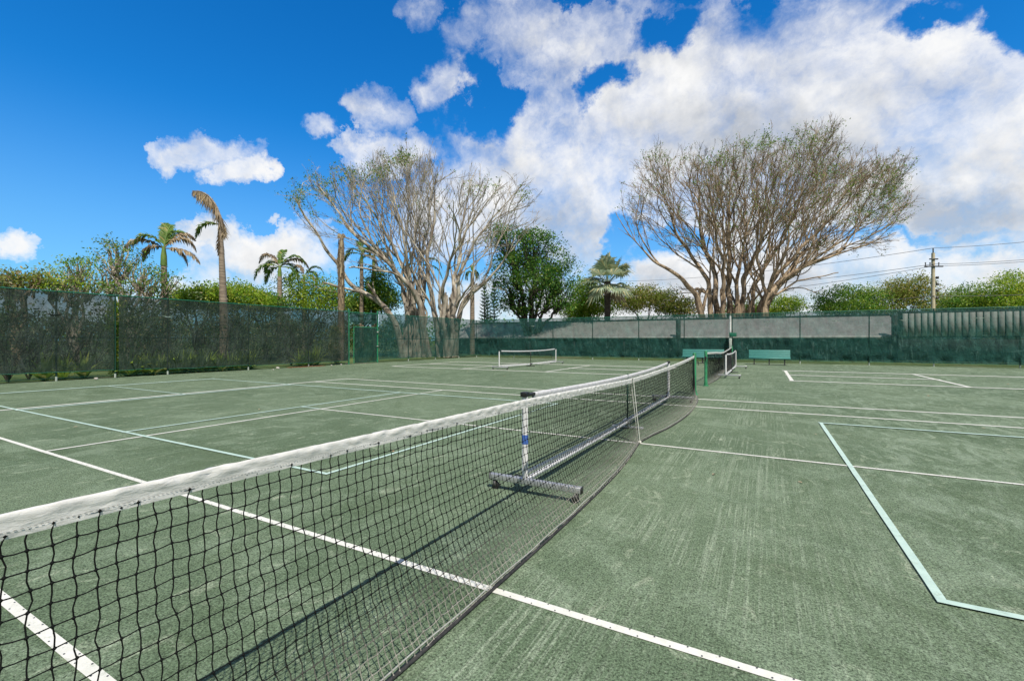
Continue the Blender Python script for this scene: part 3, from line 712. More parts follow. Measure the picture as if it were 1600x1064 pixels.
# ------------------------------------------------------------------ vegetation helpers
def leaf_quads(mb, C, size, droop=.3, aspect=.45, up=.4):
    """C (n,3): small kite-shaped leaves with random orientation"""
    n = len(C)
    if n == 0: return
    D = rng.normal(size=(n, 3)); D[:, 2] -= droop; D /= np.linalg.norm(D, axis=1)[:, None]
    N = rng.normal(size=(n, 3)); N[:, 2] += up*3; S = np.cross(D, N); S /= (np.linalg.norm(S, axis=1)[:, None]+1e-9)
    L = size*rng.uniform(.6, 1.3, (n, 1)); W2 = L*aspect/2*rng.uniform(.8, 1.2, (n, 1))
    V = np.stack([C, C+D*L*.5+S*W2, C+D*L, C+D*L*.5-S*W2], 1)
    mb.add(V.reshape(-1, 3), (np.arange(n)*4)[:, None]+np.array([[0, 1, 2, 3]]))
def leaf_masses(blobs, n_cl, per, size, cr, shell=.55, **kw):
    """blobs: world (c, r) ellipsoids; clusters of leaves biased to the surface"""
    mb = MB(); vol = np.array([r[0]*r[1]*r[2] for c, r in blobs])**.7; vol /= vol.sum(); cen = []
    for (c, r), w_ in zip(blobs, vol):
        k = max(3, int(n_cl*w_)); D = rng.normal(size=(k, 3)); D /= np.linalg.norm(D, axis=1)[:, None]
        rad = (shell+(1-shell)*rng.random((k, 1))**.6)*(1+.22*rng.normal(size=(k, 1))*.6)
        cen.append(np.array(c)+D*rad*np.array(r))
    cen = np.vstack(cen)
    C = (cen[:, None, :]+rng.normal(0, 1, (len(cen), per, 3))*cr*np.array([1, 1, .55])).reshape(-1, 3)
    C = C[C[:, 2] > .05]
    leaf_quads(mb, C, size, **kw); return mb, cen
def img_blobs(lst, dep, dratio=1.0):
    out_ = []
    for b in lst:
        u, v, ru, rv = b[:4]; d_ = dep+(b[4] if len(b) > 4 else 0)
        out_.append((at(u, v, d_), (ru/F*d_, max(ru, rv)/F*d_*dratio, rv/F*d_)))
    return out_
def wob_line(a, b, n, amp, seed=0):
    a = np.array(a, float); b = np.array(b, float); k = np.linspace(0, 1, n)[:, None]; P_ = a*(1-k)+b*k; L = np.linalg.norm(b-a)
    o = np.array([[noise.noise((i*.37+seed, 1.1, seed)), noise.noise((i*.37, seed, 5.1)), noise.noise((seed, i*.37, 9.1))*.5] for i in range(n)])
    return P_+o*L*amp*np.sin(k*math.pi)
def leafy_tree(name, label, base_u, dep, blobs, mat, n_cl=260, per=22, size=.17, cr=.30, group=None, bark='bark_grey', r0=.16, cat='tree', twigs=True, shell=.55, **kw):
    bb = img_blobs(blobs, dep); base = at(base_u, 0, dep); base[2] = -.05
    root = thing(name, base, label, cat, group)
    mb, cen = leaf_masses(bb, n_cl, per, size, cr, shell, **kw)
    mb.v = [v_-base for v_ in mb.v]; mb.build('crown', M[mat], root)
    tb = MB()
    for i, (c, r) in enumerate(bb):
        tgt = np.array(c)-base; fork = np.array([tgt[0]*.25, tgt[1]*.25, tgt[2]*.42])
        rr_ = r0/math.sqrt(len(bb))*1.5
        tb.tube(np.vstack([wob_line((random.uniform(-.1, .1), random.uniform(-.1, .1), 0), fork, 6, .15, i), wob_line(fork, tgt, 8, .2, i+20)[1:]]), np.linspace(rr_, rr_*.3, 13), 6, False)
        if twigs:
            near = cen[np.linalg.norm((cen-np.array(c))/np.array(r), axis=1) < 1.5][:26]
            for q in near:
                s0_ = fork*(1-.6)+tgt*.6+rng.normal(0, .1, 3); tb.tube(wob_line(s0_, q-base, 6, .25, float(q[0])), np.linspace(rr_*.28, .012, 6), 4, False)
    tb.build('trunk', M[bark], root, True)
    return root

# --- bare spreading trees grown by space colonisation inside an outline
def in_poly(px, py, poly):
    c = np.zeros(len(px), bool); n = len(poly); j = n-1
    for i in range(n):
        xi, yi = poly[i]; xj, yj = poly[j]
        hit = ((yi > py) != (yj > py)) & (px < (xj-xi)*(py-yi)/((yj-yi)+1e-9)+xi); c ^= hit; j = i
    return c
def bare_tree(label, poly, dep, half, limbs, bark, leaf_spec, twig_n, base_r, name='bare_tree', twig_len=.9, leaf_size=.19, dens=1.0, clusters=()):
    us = [p[0] for p in poly]; vs = [p[1] for p in poly]; cu = (min(us)+max(us))/2; vb_ = max(vs)
    pa = np.array(poly, float); pj = np.roll(pa, 1, axis=0)
    def inside(P_, mg):
        q = P_-np.array([CX, CY, CH]); d_ = q@FW; tt = (d_-dep)/half
        if abs(tt) > 1: return False
        sc = math.sqrt(1-tt*tt)*.5+.5; sc *= mg
        u = cu+(800+F*(q@RT)/d_-cu)/sc; v = vb_+(531.8-F*q[2]/d_-vb_)/sc
        if v > vb_-1: return True if abs(u-cu) < (max(us)-min(us))*.42 else False
        hit = ((pa[:, 1] > v) != (pj[:, 1] > v)) & (u < (pj[:, 0]-pa[:, 0])*(v-pa[:, 1])/((pj[:, 1]-pa[:, 1])+1e-9)+pa[:, 0])
        return bool(hit.sum() % 2)
    rg = random.Random(len(label)*7)
    def rv(s_): return np.array([rg.gauss(0, s_), rg.gauss(0, s_), rg.gauss(0, s_)])
    nrm_ = lambda v_: v_/(np.linalg.norm(v_)+1e-9)
    lines_ = []; tips = []; queue = []; bases = []
    STEP = .36
    for lb in limbs:
        pts = [at(u, v, dep+o*half) for (u, v, o) in lb]; pts[0][2] = 0; bases.append(pts[0])
        Pd = [pts[0]]
        for a_, b_ in zip(pts[:-1], pts[1:]):
            n = max(2, int(np.linalg.norm(b_-a_)/STEP))
            for k in range(1, n+1): Pd.append(a_+(b_-a_)*k/n)
        Pd = np.array(Pd)
        for _ in range(5): Pd[1:-1] = Pd[1:-1]*.4+(Pd[:-2]+Pd[2:])*.3
        n = len(Pd); sd_ = rg.random()*50
        Pd += np.array([[noise.noise((i*.2+sd_, 0, 1)), noise.noise((i*.2, sd_, 2)), noise.noise((3, i*.2, sd_))*.3] for i in range(n)])*(.38*np.sin(np.linspace(0, math.pi, n)))[:, None]
        r0 = base_r*rg.uniform(.62, 1.0); rr_ = np.maximum(r0*np.linspace(1, .12, n)**.9, .03)
        lines_.append((Pd, rr_, True))
        nxt = n*.27
        i = 1
        while i < n-1:
            if i >= nxt:
                t_ = nrm_(Pd[i+1]-Pd[i-1]); out_ = nrm_((Pd[i]-np.array(pts[0]))*np.array([1, 1, .0])+rv(.6))
                d_ = nrm_(t_*.75+np.array([0, 0, .55])+out_*rg.uniform(.1, .55)+rv(.22))
                queue.append((Pd[i].copy(), d_, rr_[i]*rg.uniform(.42, .70), 1)); nxt = i+rg.uniform(1.3, 3.0)/dens
            i += 1
        queue.append((Pd[-1].copy(), nrm_(Pd[-1]-Pd[-3]), rr_[-1]*.98, 0)); queue.append((Pd[-1].copy(), nrm_(nrm_(Pd[-1]-Pd[-3])+rv(.35)), rr_[-1]*.7, 1))
    cen_ = np.mean(bases, 0); cen_[2] = 0
    nn = 0
    while queue and nn < 42000:
        P_, d_, r_, lv_ = queue.pop(0); pts = [P_]; rs = [r_]; trav = 0; mg = rg.uniform(.90, 1.07); bend = rv(.02)
        nxt = rg.uniform(.5, 1.5)*(.8 if lv_ < 2 else .7)
        step = .40 if lv_ < 3 else .30; maxn = [34, 26, 16, 9, 6][min(lv_, 4)]
        for _ in range(maxn):
            out_ = nrm_((pts[-1]-cen_)*np.array([1, 1, .1]))
            d_ = nrm_(d_+np.array([0, 0, .045])+out_*.018+bend+rv(.11)); q = pts[-1]+d_*step
            if not inside(q, mg): break
            pts.append(q); r_ = max(.011, r_*.965); rs.append(r_); trav += step; nn += 1
            if trav > nxt and lv_ < 4:
                side = nrm_(np.cross(d_, rv(1))); cd = nrm_(d_+side*rg.uniform(.35, .90)+np.array([0, 0, .10]))
                queue.append((q.copy(), cd, max(.012, r_*rg.uniform(.50, .78)), lv_+1)); r_ *= .93
                nxt = trav+rg.uniform(.55, 1.5)/dens
        if len(pts) > 1:
            lines_.append((np.array(pts), np.array(rs), False))
            if lv_ >= 1:
                for i in range(max(1, len(pts)-7), len(pts)):
                    if rs[i] < .05: tips.append((pts[i], nrm_(pts[i]-pts[i-1])))
    base = cen_.copy(); root = thing(name, base, label, 'tree'); tb = MB(); tw = MB()
    for P_, r_, limb in lines_:
        P_ = P_-base
        if limb:
            zt = P_[:, 2]; r_ = r_*(1+.55*np.clip(1-zt/2.2, 0, 1)**2); tb.tube(P_, r_, 9, False)
            for s_ in range(5):     # aerial roots and flutes fused along the limb
                a0 = rg.uniform(0, 6.28); tw_ = rg.choice((-1, 1))*rg.uniform(.04, .12); aa = a0+np.arange(len(P_))*tw_; e0 = int(len(P_)*rg.uniform(.35, .8))
                off = np.stack([np.cos(aa), np.sin(aa), np.zeros(len(P_))], 1)*(r_*rg.uniform(.72, .95))[:, None]
                if e0 > 4: tb.tube((P_+off)[:e0], (r_*rg.uniform(.22, .42))[:e0]*np.linspace(1, .5, e0), 6, False)
        else: tb.tube(P_, r_, 6 if r_[0] > .07 else (4 if r_[0] > .03 else 3), False)
    for (cu_, rad_c, hc, nc_) in clusters:     # curtains of aerial roots fused around the foot
        c0 = at(cu_, 0, dep)-base; c0[2] = 0
        for j in range(nc_):
            a_ = rg.uniform(0, 6.28); rr0 = rad_c*rg.uniform(.4, 1.1); rr1 = rad_c*rg.uniform(.35, .9); hh = hc*rg.uniform(.45, 1.1); a1 = a_+rg.uniform(-.6, .6)
            p0 = c0+np.array([math.cos(a_)*rr0, math.sin(a_)*rr0*.7, -.05]); p1 = c0+np.array([math.cos(a1)*rr1, math.sin(a1)*rr1*.7, hh])
            r_ = rg.uniform(.07, .24); tb.tube(wob_line(p0, p1, 12, .10, rg.random()*40), r_*np.linspace(1.25, .35, 12), 7, False)
    E = np.array([p_ for p_, _ in tips])-base; PD = np.array([d_ for _, d_ in tips])
    k = min(int(len(E)*twig_n), 26000); pick = rng.integers(0, len(E), k)
    S = E[pick]; Dv = PD[pick]+rng.normal(0, .30, (k, 3))+np.array([0, 0, .22]); Dv /= np.linalg.norm(Dv, axis=1)[:, None]
    Ln = twig_len*rng.uniform(.35, 1.1, (k, 1)); Mp = S+Dv*Ln*.5; D2_ = Dv+rng.normal(0, .25, (k, 3)); D2_ /= np.linalg.norm(D2_, axis=1)[:, None]
    Ep = Mp+D2_*Ln*.5
    strands(tw, S, Ep, .0095, Mp-(S+Ep)/2)
    k2 = k//2; q = rng.integers(0, k, k2); S2 = Mp[q]; E2 = S2+(Dv[q]+rng.normal(0, .5, (k2, 3)))*Ln[q]*.42
    strands(tw, S2, E2, .007)
    tb.build('trunk', M[bark], root, True); tw.build('twigs', M[bark], root)
    lv = MB(); prob_base, regions = leaf_spec; rel = Ep+base-np.array([CX, CY, CH]); dd_ = rel@FW
    pu = 800+F*(rel@RT)/dd_; pv = 531.8-F*rel[:, 2]/dd_
    pb = np.full(k, prob_base)
    for (u, v, a_, b_, p_) in regions: pb = np.maximum(pb, p_*np.clip(1.3-np.sqrt(((pu-u)/a_)**2+((pv-v)/b_)**2), 0, 1))
    m_ = rng.random(k) < pb; C = Ep[m_]; C = (C[:, None, :]+rng.normal(0, .20, (len(C), 7, 3))).reshape(-1, 3)
    leaf_quads(lv, C, leaf_size); lv.build('leaves', M['leaf_mid'], root)
    print(label, 'segments', nn, 'twigs', k, 'leaves', len(C))
    return root

polyR = [(958, 345), (975, 300), (985, 260), (1025, 232), (1075, 238), (1110, 238), (1150, 225), (1185, 208), (1240, 215), (1268, 186), (1300, 190), (1318, 225), (1372, 236), (1420, 255), (1412, 295), (1452, 316), (1420, 350), (1400, 392), (1340, 412), (1275, 440), (1215, 450), (1090, 440), (1045, 430), (1005, 402), (975, 380)]
limR = [[(1108, 500, -.1), (1088, 462, -.2), (1062, 430, -.3), (1020, 408, -.35), (1000, 385, -.4)],
        [(1112, 505, 0), (1108, 440, 0), (1080, 400, .1), (1055, 362, .1), (1040, 310, .1)],
        [(1120, 510, .1), (1118, 430, .2), (1100, 380, .4), (1085, 320, .5)],
        [(1130, 510, -.1), (1130, 420, -.2), (1118, 360, -.4), (1110, 300, -.5)],
        [(1140, 510, .0), (1140, 430, .0), (1138, 360, .0), (1140, 300, .05)],
        [(1148, 510, .1), (1152, 430, .2), (1165, 370, .4), (1180, 310, .5)],
        [(1155, 510, -.1), (1162, 440, -.15), (1185, 385, -.3), (1195, 320, -.45)],
        [(1165, 508, 0), (1178, 445, .0), (1210, 395, .0), (1240, 345, .1), (1255, 290, .1)],
        [(1172, 506, -.1), (1195, 455, -.2), (1235, 405, -.3), (1290, 350, -.3), (1330, 310, -.3)],
        [(1180, 505, .1), (1205, 458, .1), (1252, 418, .2), (1310, 380, .25), (1365, 345, .2)],
        [(1190, 503, -.2), (1196, 466, -.3), (1225, 432, -.25), (1275, 408, -.3), (1330, 390, -.3)]]
bare_tree('huge vase shaped tree, nearly leafless, brown limbs, behind the benches', polyR, 48, 8.5, limR, 'bark_brown', (.06, [(1240, 215, 50, 20, .35), (1120, 245, 40, 18, .3), (1180, 215, 34, 20, .9), (1390, 300, 40, 40, .4), (1370, 330, 70, 30, .35), (1150, 300, 80, 60, .10), (1300, 290, 60, 60, .14), (1025, 240, 25, 15, .3), (1230, 330, 40, 40, .12)]), 1.5, .42, dens=.50, clusters=((1142, 2.6, 6.5, 26),))
polyL = [(442, 302), (470, 290), (490, 268), (520, 262), (560, 258), (598, 242), (628, 232), (668, 238), (690, 262), (715, 282), (740, 262), (775, 278), (822, 285), (838, 310), (838, 345), (850, 375), (830, 415), (745, 440), (700, 440), (640, 440), (560, 430), (520, 410), (490, 380), (462, 345)]
limL = [[(632, 500, -.1), (612, 482, -.2), (588, 474, -.2), (540, 436, -.25), (500, 372, -.25), (468, 325, -.25)],
        [(640, 502, 0), (632, 450, 0), (600, 400, .1), (565, 362, .1), (530, 322, .1)],
        [(648, 502, .1), (640, 440, .2), (618, 395, .3), (590, 340, .4), (560, 300, .4)],
        [(655, 505, 0), (640, 430, -.1), (633, 385, -.2), (620, 320, -.2), (608, 275, -.2)],
        [(662, 505, .1), (658, 430, .2), (655, 370, .3), (650, 310, .3)],
        [(668, 504, -.1), (655, 462, -.2), (610, 412, -.4), (560, 372, -.5), (505, 300, -.5)],
        [(690, 504, 0), (672, 450, 0), (668, 400, .0), (680, 340, 0), (678, 290, .0)],
        [(702, 505, -.1), (716, 448, -.2), (728, 400, -.2), (752, 362, -.2), (790, 318, -.2)],
        [(696, 505, .1), (708, 455, .2), (718, 400, .3), (722, 340, .4), (735, 290, .4)],
        [(700, 505, -.2), (690, 470, -.3), (700, 420, -.4), (722, 370, -.5), (765, 310, -.5)],
        [(708, 503, 0), (722, 470, -.1), (745, 452, -.15), (775, 425, -.2), (795, 395, -.2)]]
bare_tree('wide bare grey tree with twisted double trunk behind the fence corner', polyL, 40, 7.5, limL, 'bark_grey', (.02, [(462, 302, 30, 18, 1.3), (500, 290, 40, 24, .5), (480, 330, 30, 20, .45), (625, 246, 24, 12, .7), (560, 268, 60, 16, .4), (545, 330, 50, 40, .12), (750, 290, 30, 16, .2), (820, 300, 14, 10, .5)]), 1.3, .32, twig_len=.85, dens=.42, clusters=((648, 1.2, 6.5, 20), (700, 1.1, 5.5, 16)))

# --- palms
def frond(mb, rb, base, d0, L, droop, leaf, n=26, width=.028, side_droop=.35, dense=1):
    d0 = np.array(d0, float); d0 /= np.linalg.norm(d0); P_ = [np.array(base, float)]; dd = d0.copy(); m_ = 12
    for i in range(m_):
        dd = dd+np.array([0, 0, -droop*(i+1)/m_]); dd /= np.linalg.norm(dd); P_.append(P_[-1]+dd*L/m_)
    P_ = np.array(P_); rb.tube(P_, np.linspace(.035, .008, m_+1), 4, False)
    for i in range(n*dense):
        s_ = (.12+.88*(i+random.random()*.6)/(n*dense))*m_; k = min(int(s_), m_-1); q = P_[k]+(P_[k+1]-P_[k])*(s_-k); tg = P_[k+1]-P_[k]; tg /= np.linalg.norm(tg)
        sd_ = np.cross(tg, (0, 0, 1.)); sd_ /= np.linalg.norm(sd_)+1e-9; up = np.cross(sd_, tg)
        env = math.sin(math.pi*min(1, (s_/m_)*.85+.12))
        for sg in (-1, 1):
            lv = tg*.75+sd_*sg*random.uniform(.6, 1.0)+up*random.uniform(-.2, .35); lv /= np.linalg.norm(lv); l = leaf*env*random.uniform(.75, 1.1)
            a = q; b = q+lv*l*.5; e = b+(lv*.6+np.array([0, 0, -side_droop*random.uniform(.6, 1.6)]))*l*.6; wv = np.cross(lv, up)*0+tg*width
            mb.add([a-wv*.5, a+wv*.5, b+wv, b-wv, e], [[0, 1, 2, 3]], [[3, 2, 4]])
def palm(u, vtop, dep, fronds, label, name='palm_tree', r=.16, shaft=None, leanx=0.0, bulge=0, green='frond_green', L=2.6, trunk_mat='palm_trunk', leaf=.6, group=None, taper=.35):
    """fronds: list of (azimuth deg in picture plane sense, elevation, length, droop, dead)"""
    top = at(u, vtop, dep); base = at(u+leanx, 0, dep); base[2] = -.05; H = top[2]+.05
    root = thing(name, base, label, 'palm', group)
    tp = top-base; n = 14; k = np.linspace(0, 1, n)
    Pt = np.stack([tp[0]*k**1.6, tp[1]*k**1.6, H*k], 1); sh = shaft or 0
    tpr = taper; rr_ = r*(1.15-tpr*k)+bulge*np.sin(k*math.pi)
    rings = MB(); rings.tube(Pt, rr_, 12, True)
    for z in np.arange(.3, H-.3, .35):
        kk = z/H; c = np.array([tp[0]*kk**1.6, tp[1]*kk**1.6, z]); ra = (r*(1.15-tpr*kk)+bulge*math.sin(kk*math.pi))*1.05
        rings.tube([c-np.array([0, 0, .03]), c, c+np.array([0, 0, .03])], [ra*.95, ra, ra*.95], 12, False)
    rings.build('trunk', M[trunk_mat], root, True)
    if sh: MB().tube([tp, tp+np.array([0, 0, sh*.5]), tp+np.array([0, 0, sh])], [r*.78, r*.70, r*.38], 12).build('crownshaft', M['crownshaft'], root, True); tp = tp+np.array([0, 0, sh*.92])
    for (azr, eln, l, dr, dead) in fronds:
        a = R(azr); dv = RT*math.cos(a)*math.cos(R(eln))+FW*math.sin(a)*math.cos(R(eln))+np.array([0, 0, math.sin(R(eln))])
        mb, rb = MB(), MB(); frond(mb, rb, tp, dv, l*L, dr, leaf*(.85 if dead else 1), side_droop=.8 if dead else .4, dense=2, width=.05)
        mb.q and rb.q and None
        mb2 = MB(); 
        for src in (mb, rb):
            for v_ in src.v: pass
        fr_ = mb.build('frond', M['frond_dead' if dead else green], root)
        rb.build('rachis', M['frond_dead' if dead else 'crownshaft'], fr_)
    return root
# dead wind-swept palm with one tall folded brown frond
dp_ = palm(344, 352, 27, [(183, 24, .66, .50, False), (185, -86, .6, .03, True), (0, -87, .7, .03, True)], 'tall dead brown palm with one folded frond blown to the left', r=.25, L=3.0, leaf=.5, taper=.72, leanx=7)
b0_ = np.array(dp_.location); arc = np.array([at(u, v, 27)-b0_ for u, v in ((346, 372), (347, 352), (343, 334), (336, 318), (326, 306), (314, 299), (301, 298))])
kk = np.linspace(0, 6, 60); arcs = np.stack([np.interp(kk, range(7), arc[:, i]) for i in range(3)], 1)
for _ in range(6): arcs[1:-1] = (arcs[:-2]+arcs[2:])*.5
fb_ = MB()
for i in range(6, 60):
    q = arcs[i]; tg = arcs[i]-arcs[i-1]; tg /= np.linalg.norm(tg)
    for j in range(9):
        l = (.30+.95*math.sin(math.pi*min(1, (i/60)*.9+.08)))*rng.uniform(.6, 1.05); dv = RT*rng.uniform(.05, .45)+FW*rng.normal(0, .13)+np.array([0, 0, -1.])+tg*rng.uniform(-.15, .5)
        if j == 8: dv = -dv*.2+tg; l *= .25
        dv /= np.linalg.norm(dv); wv = RT*.022+FW*rng.normal(0, .015); q1 = q+dv*l*.5+RT*rng.normal(0, .03)
        fb_.add([q-wv*.4, q+wv*.4, q1+wv, q1-wv, q+dv*l+RT*rng.normal(0, .05)], [[0, 1, 2, 3]], [[3, 2, 4]])
fo_ = fb_.build('folded_frond', M['frond_dead'], dp_); MB().tube(arcs, np.linspace(.09, .012, 60), 6).build('rachis', M['palm_trunk'], fo_, True)
palm(256, 415, 27, [(178, 34, 1.05, .32, True), (188, 25, .6, .6, True), (5, 4, .82, .22, True), (30, 10, .6, .5, True), (60, 62, .8, .35, True), (95, 78, .7, .3, False), (120, 75, .75, .25, False), (80, 70, .8, .4, False), (40, 58, .8, .55, True), (200, 60, .7, .5, False)], 'storm worn palm with green tip and drooping brown side fronds, left of the dead palm', r=.22, shaft=1.1, L=2.9, leanx=4, taper=.5)
palm(437, 432, 36, [(160, 60, 1, .45, True), (150, 45, .9, .5, False), (185, 25, .9, .5, False), (40, 50, 1, .45, True), (20, 60, .9, .5, False), (5, 10, .8, .6, False), (90, 80, .7, .4, False), (170, 5, .7, .6, False), (60, 40, .8, .6, False)], 'green palm with ragged fan of fronds, right of the dead brown palm', r=.2, shaft=.8, L=3.0)
palm(475, 440, 44, [(10, 60, 1, .5, False), (60, 50, .8, .5, False), (170, 45, .9, .6, False), (150, 70, .8, .4, True), (0, 20, .8, .7, True), (190, 15, .8, .7, False)], 'smaller palm half hidden behind shrubs, left of the bare palm stump', r=.18, shaft=.6, L=2.6)
palm(533, 375, 33, [(160, -86, 1.1, .03, True), (20, -86, 1.3, .03, True), (270, -86, 1.2, .03, True), (200, -85, .9, .03, True), (90, 85, .18, .3, True)], 'tall headless palm stump wrapped in dead brown fronds', r=.18, L=2.4)
sp_ = [o for o in COL.objects if o.get('label', '').startswith('tall headless')][0]; tz_ = float(at(533, 375, 33)[2])
fb_ = MB()
for i in range(900):
    z_ = tz_*rng.uniform(.25, 1.02); a_ = rng.uniform(0, 6.28); rr0 = .16*(1.15-.35*z_/tz_)+rng.uniform(0, .05); l = rng.uniform(.35, .9); c_, s_ = math.cos(a_), math.sin(a_)
    q = np.array([c_*rr0, s_*rr0, z_]); wv = np.array([-s_, c_, 0])*.035; e_ = q+np.array([c_*rng.uniform(.0, .12), s_*rng.uniform(.0, .12), -l])
    fb_.add([q-wv, q+wv, e_+wv*.5, e_-wv*.5], [[0, 1, 2, 3]])
fb_.build('dead_skirt', M['frond_dead'], sp_)
palm(565, 412, 42, [(120, 70, .9, .4, False), (160, 50, .9, .6, False), (185, 25, .9, .6, False), (10, 40, .9, .6, True), (30, 60, .8, .5, False), (0, 5, .8, .5, True), (80, 60, .8, .5, False)], 'left palm of the pair behind the long low limb of the bare tree', r=.2, shaft=.9, L=3.0)
palm(584, 415, 44, [(20, 55, .9, .5, False), (5, 20, .9, .6, False), (150, 60, .8, .5, True), (60, 75, .8, .3, False), (175, 20, .8, .6, False), (350, 45, .8, .7, True)], 'right palm of the pair behind the long low limb of the bare tree', r=.22, shaft=1.0, L=3.0)
palm(655, 428, 46, [(20, 50, 1, .5, False), (5, 15, 1.1, .5, False), (60, 70, .9, .3, True), (160, 70, .9, .4, True), (175, 30, .8, .6, False), (350, -20, .9, .5, True)], 'palm seen through the trunks of the wide bare tree', r=.2, shaft=.9, L=3.2)
palm(738, 425, 48, [(90, 85, .4, .8, False), (10, 30, .45, 1.1, False), (170, 30, .45, 1.1, False), (200, 10, .4, 1.2, False), (340, 10, .4, 1.2, False), (60, 50, .45, 1.0, False)], 'slim pale palm with a tiny drooping tuft, left of the dark evergreen', r=.24, L=3.2, leaf=.4)

# fan palm
def fan_palm(u, vtop, dep, rad_px, label):
    top = at(u, vtop, dep); base = top.copy(); base[2] = -.05; H = top[2]+.05; Rr = rad_px/F*dep
    root = thing('fan_palm', base, label, 'palm'); MB().tube([(0, 0, 0), (0, 0, H*.5), (0, 0, H)], [.36, .30, .34], 12).build('trunk', M['bark_dark'], root, True)
    for i in range(38):
        a = rng.uniform(0, 2*math.pi); e = R(rng.choice([75, 55, 35, 15, -8, -30, -50], p=[.1, .16, .2, .2, .16, .1, .08])+rng.uniform(-8, 8)); dv = np.array([math.cos(a)*math.cos(e), math.sin(a)*math.cos(e), math.sin(e)])
        pl_ = Rr*rng.uniform(.42, .6); c = np.array([0, 0, H])+dv*pl_; sd_ = np.cross(dv, (0, 0, 1.)); sd_ /= np.linalg.norm(sd_)+1e-9; upv = np.cross(sd_, dv); mb = MB()
        mb.tube([(0, 0, H-.15), c], [.03, .02], 4, False)
        for k in range(22):
            th = R(-105+210*k/21); ld = dv*math.cos(th)+sd_*math.sin(th)+upv*.15; ld /= np.linalg.norm(ld); l = Rr*.60*rng.uniform(.85, 1.1)*(1-.25*abs(th)/1.8)
            w_ = np.cross(ld, upv); w_ /= np.linalg.norm(w_)+1e-9; w_ *= .085; m_ = c+ld*l*.6; tip = c+ld*l+np.array([0, 0, -.30*l*rng.uniform(.5, 1.5)])
            mb.add([c, m_-w_, tip, m_+w_], [[0, 1, 2, 3]])
        mb.build('fan_leaf', M['frond_dead' if (e < R(-35) and rng.random() < .6) else 'leaf_blue'], root)
    return root
fan_palm(949, 440, 46, 44, 'silvery green fan palm with round head between the two big trees')

# dense evergreen
leafy_tree('evergreen_tree', 'dense dark green evergreen tree beside the wide bare tree', 828, 46,
    [(800, 380, 32, 26), (835, 385, 36, 24), (865, 410, 34, 22), (878, 440, 30, 22), (800, 420, 34, 26, -1), (835, 430, 40, 30, -2), (790, 455, 26, 22), (860, 468, 36, 20), (815, 475, 34, 16), (785, 360, 22, 12), (885, 468, 20, 18), (840, 372, 26, 10)],
    'leaf_dark', 620, 34, .24, .46, bark='bark_dark', r0=.5, cat='tree', droop=-.1, up=.5)
# norfolk-like slim conifers
for i, (u, vt, dd_) in enumerate(((757, 444, 56), (772, 440, 58), (762, 462, 60))):
    top = at(u, vt, dd_); base = top.copy(); base[2] = -.05; H = top[2]
    root = thing('conifer', base, ['slim dark conifer with tiered branches, left of the evergreen tree, leftmost of three', 'slim tall dark conifer with tiered branches, nearest the evergreen tree', 'short dark conifer between two taller conifers, left of the evergreen tree'][i], 'tree', 'slim conifers beside the evergreen')
    MB().tube([(0, 0, 0), (0, 0, H)], [.14, .02], 8).build('trunk', M['bark_dark'], root)
    mb = MB()
    for z in np.arange(1.0, H, .42):
        Lb = .95*(1-z/H)**.7+.12
        for k in range(6):
            a = k*1.047+z*2; q = np.array([[math.cos(a)*Lb*s_, math.sin(a)*Lb*s_, z+.12*s_+.18*s_*s_] for s_ in np.linspace(0, 1, 5)]); mb.tube(q, [.03, .05, .055, .05, .02], 4, False)
            leaf_quads(mb, q[1:].repeat(5, 0)+rng.normal(0, .05, (20, 3)), .13)
    mb.build('crown', M['leaf_needle'], root)

# trees on the left horizon (sparse, storm-thinned)
leafy_tree('broadleaf_tree', 'sparse wind thinned tree with visible pale limbs, behind the lit fence post', 195, 26, [(185, 398, 34, 16), (225, 420, 28, 16), (165, 425, 22, 14), (205, 448, 36, 14), (245, 440, 22, 18), (278, 440, 16, 12), (180, 380, 20, 8)], 'leaf_mid', 170, 16, .15, .24, bark='bark_grey', r0=.22)
leafy_tree('broadleaf_tree', 'bushy light green tree at far left above the fence', 120, 27, [(120, 412, 26, 14), (90, 428, 30, 12), (140, 440, 34, 14), (70, 440, 26, 12), (110, 450, 40, 14)], 'leaf_bright', 170, 18, .16, .24, r0=.2)
leafy_tree('broadleaf_tree', 'yellow green bush tree at the left edge above the fence', 25, 26, [(15, 430, 18, 10), (35, 438, 24, 10), (10, 450, 22, 10), (60, 430, 10, 8)], 'leaf_olive', 110, 18, .18, .24, bark='bark_brown', r0=.2)
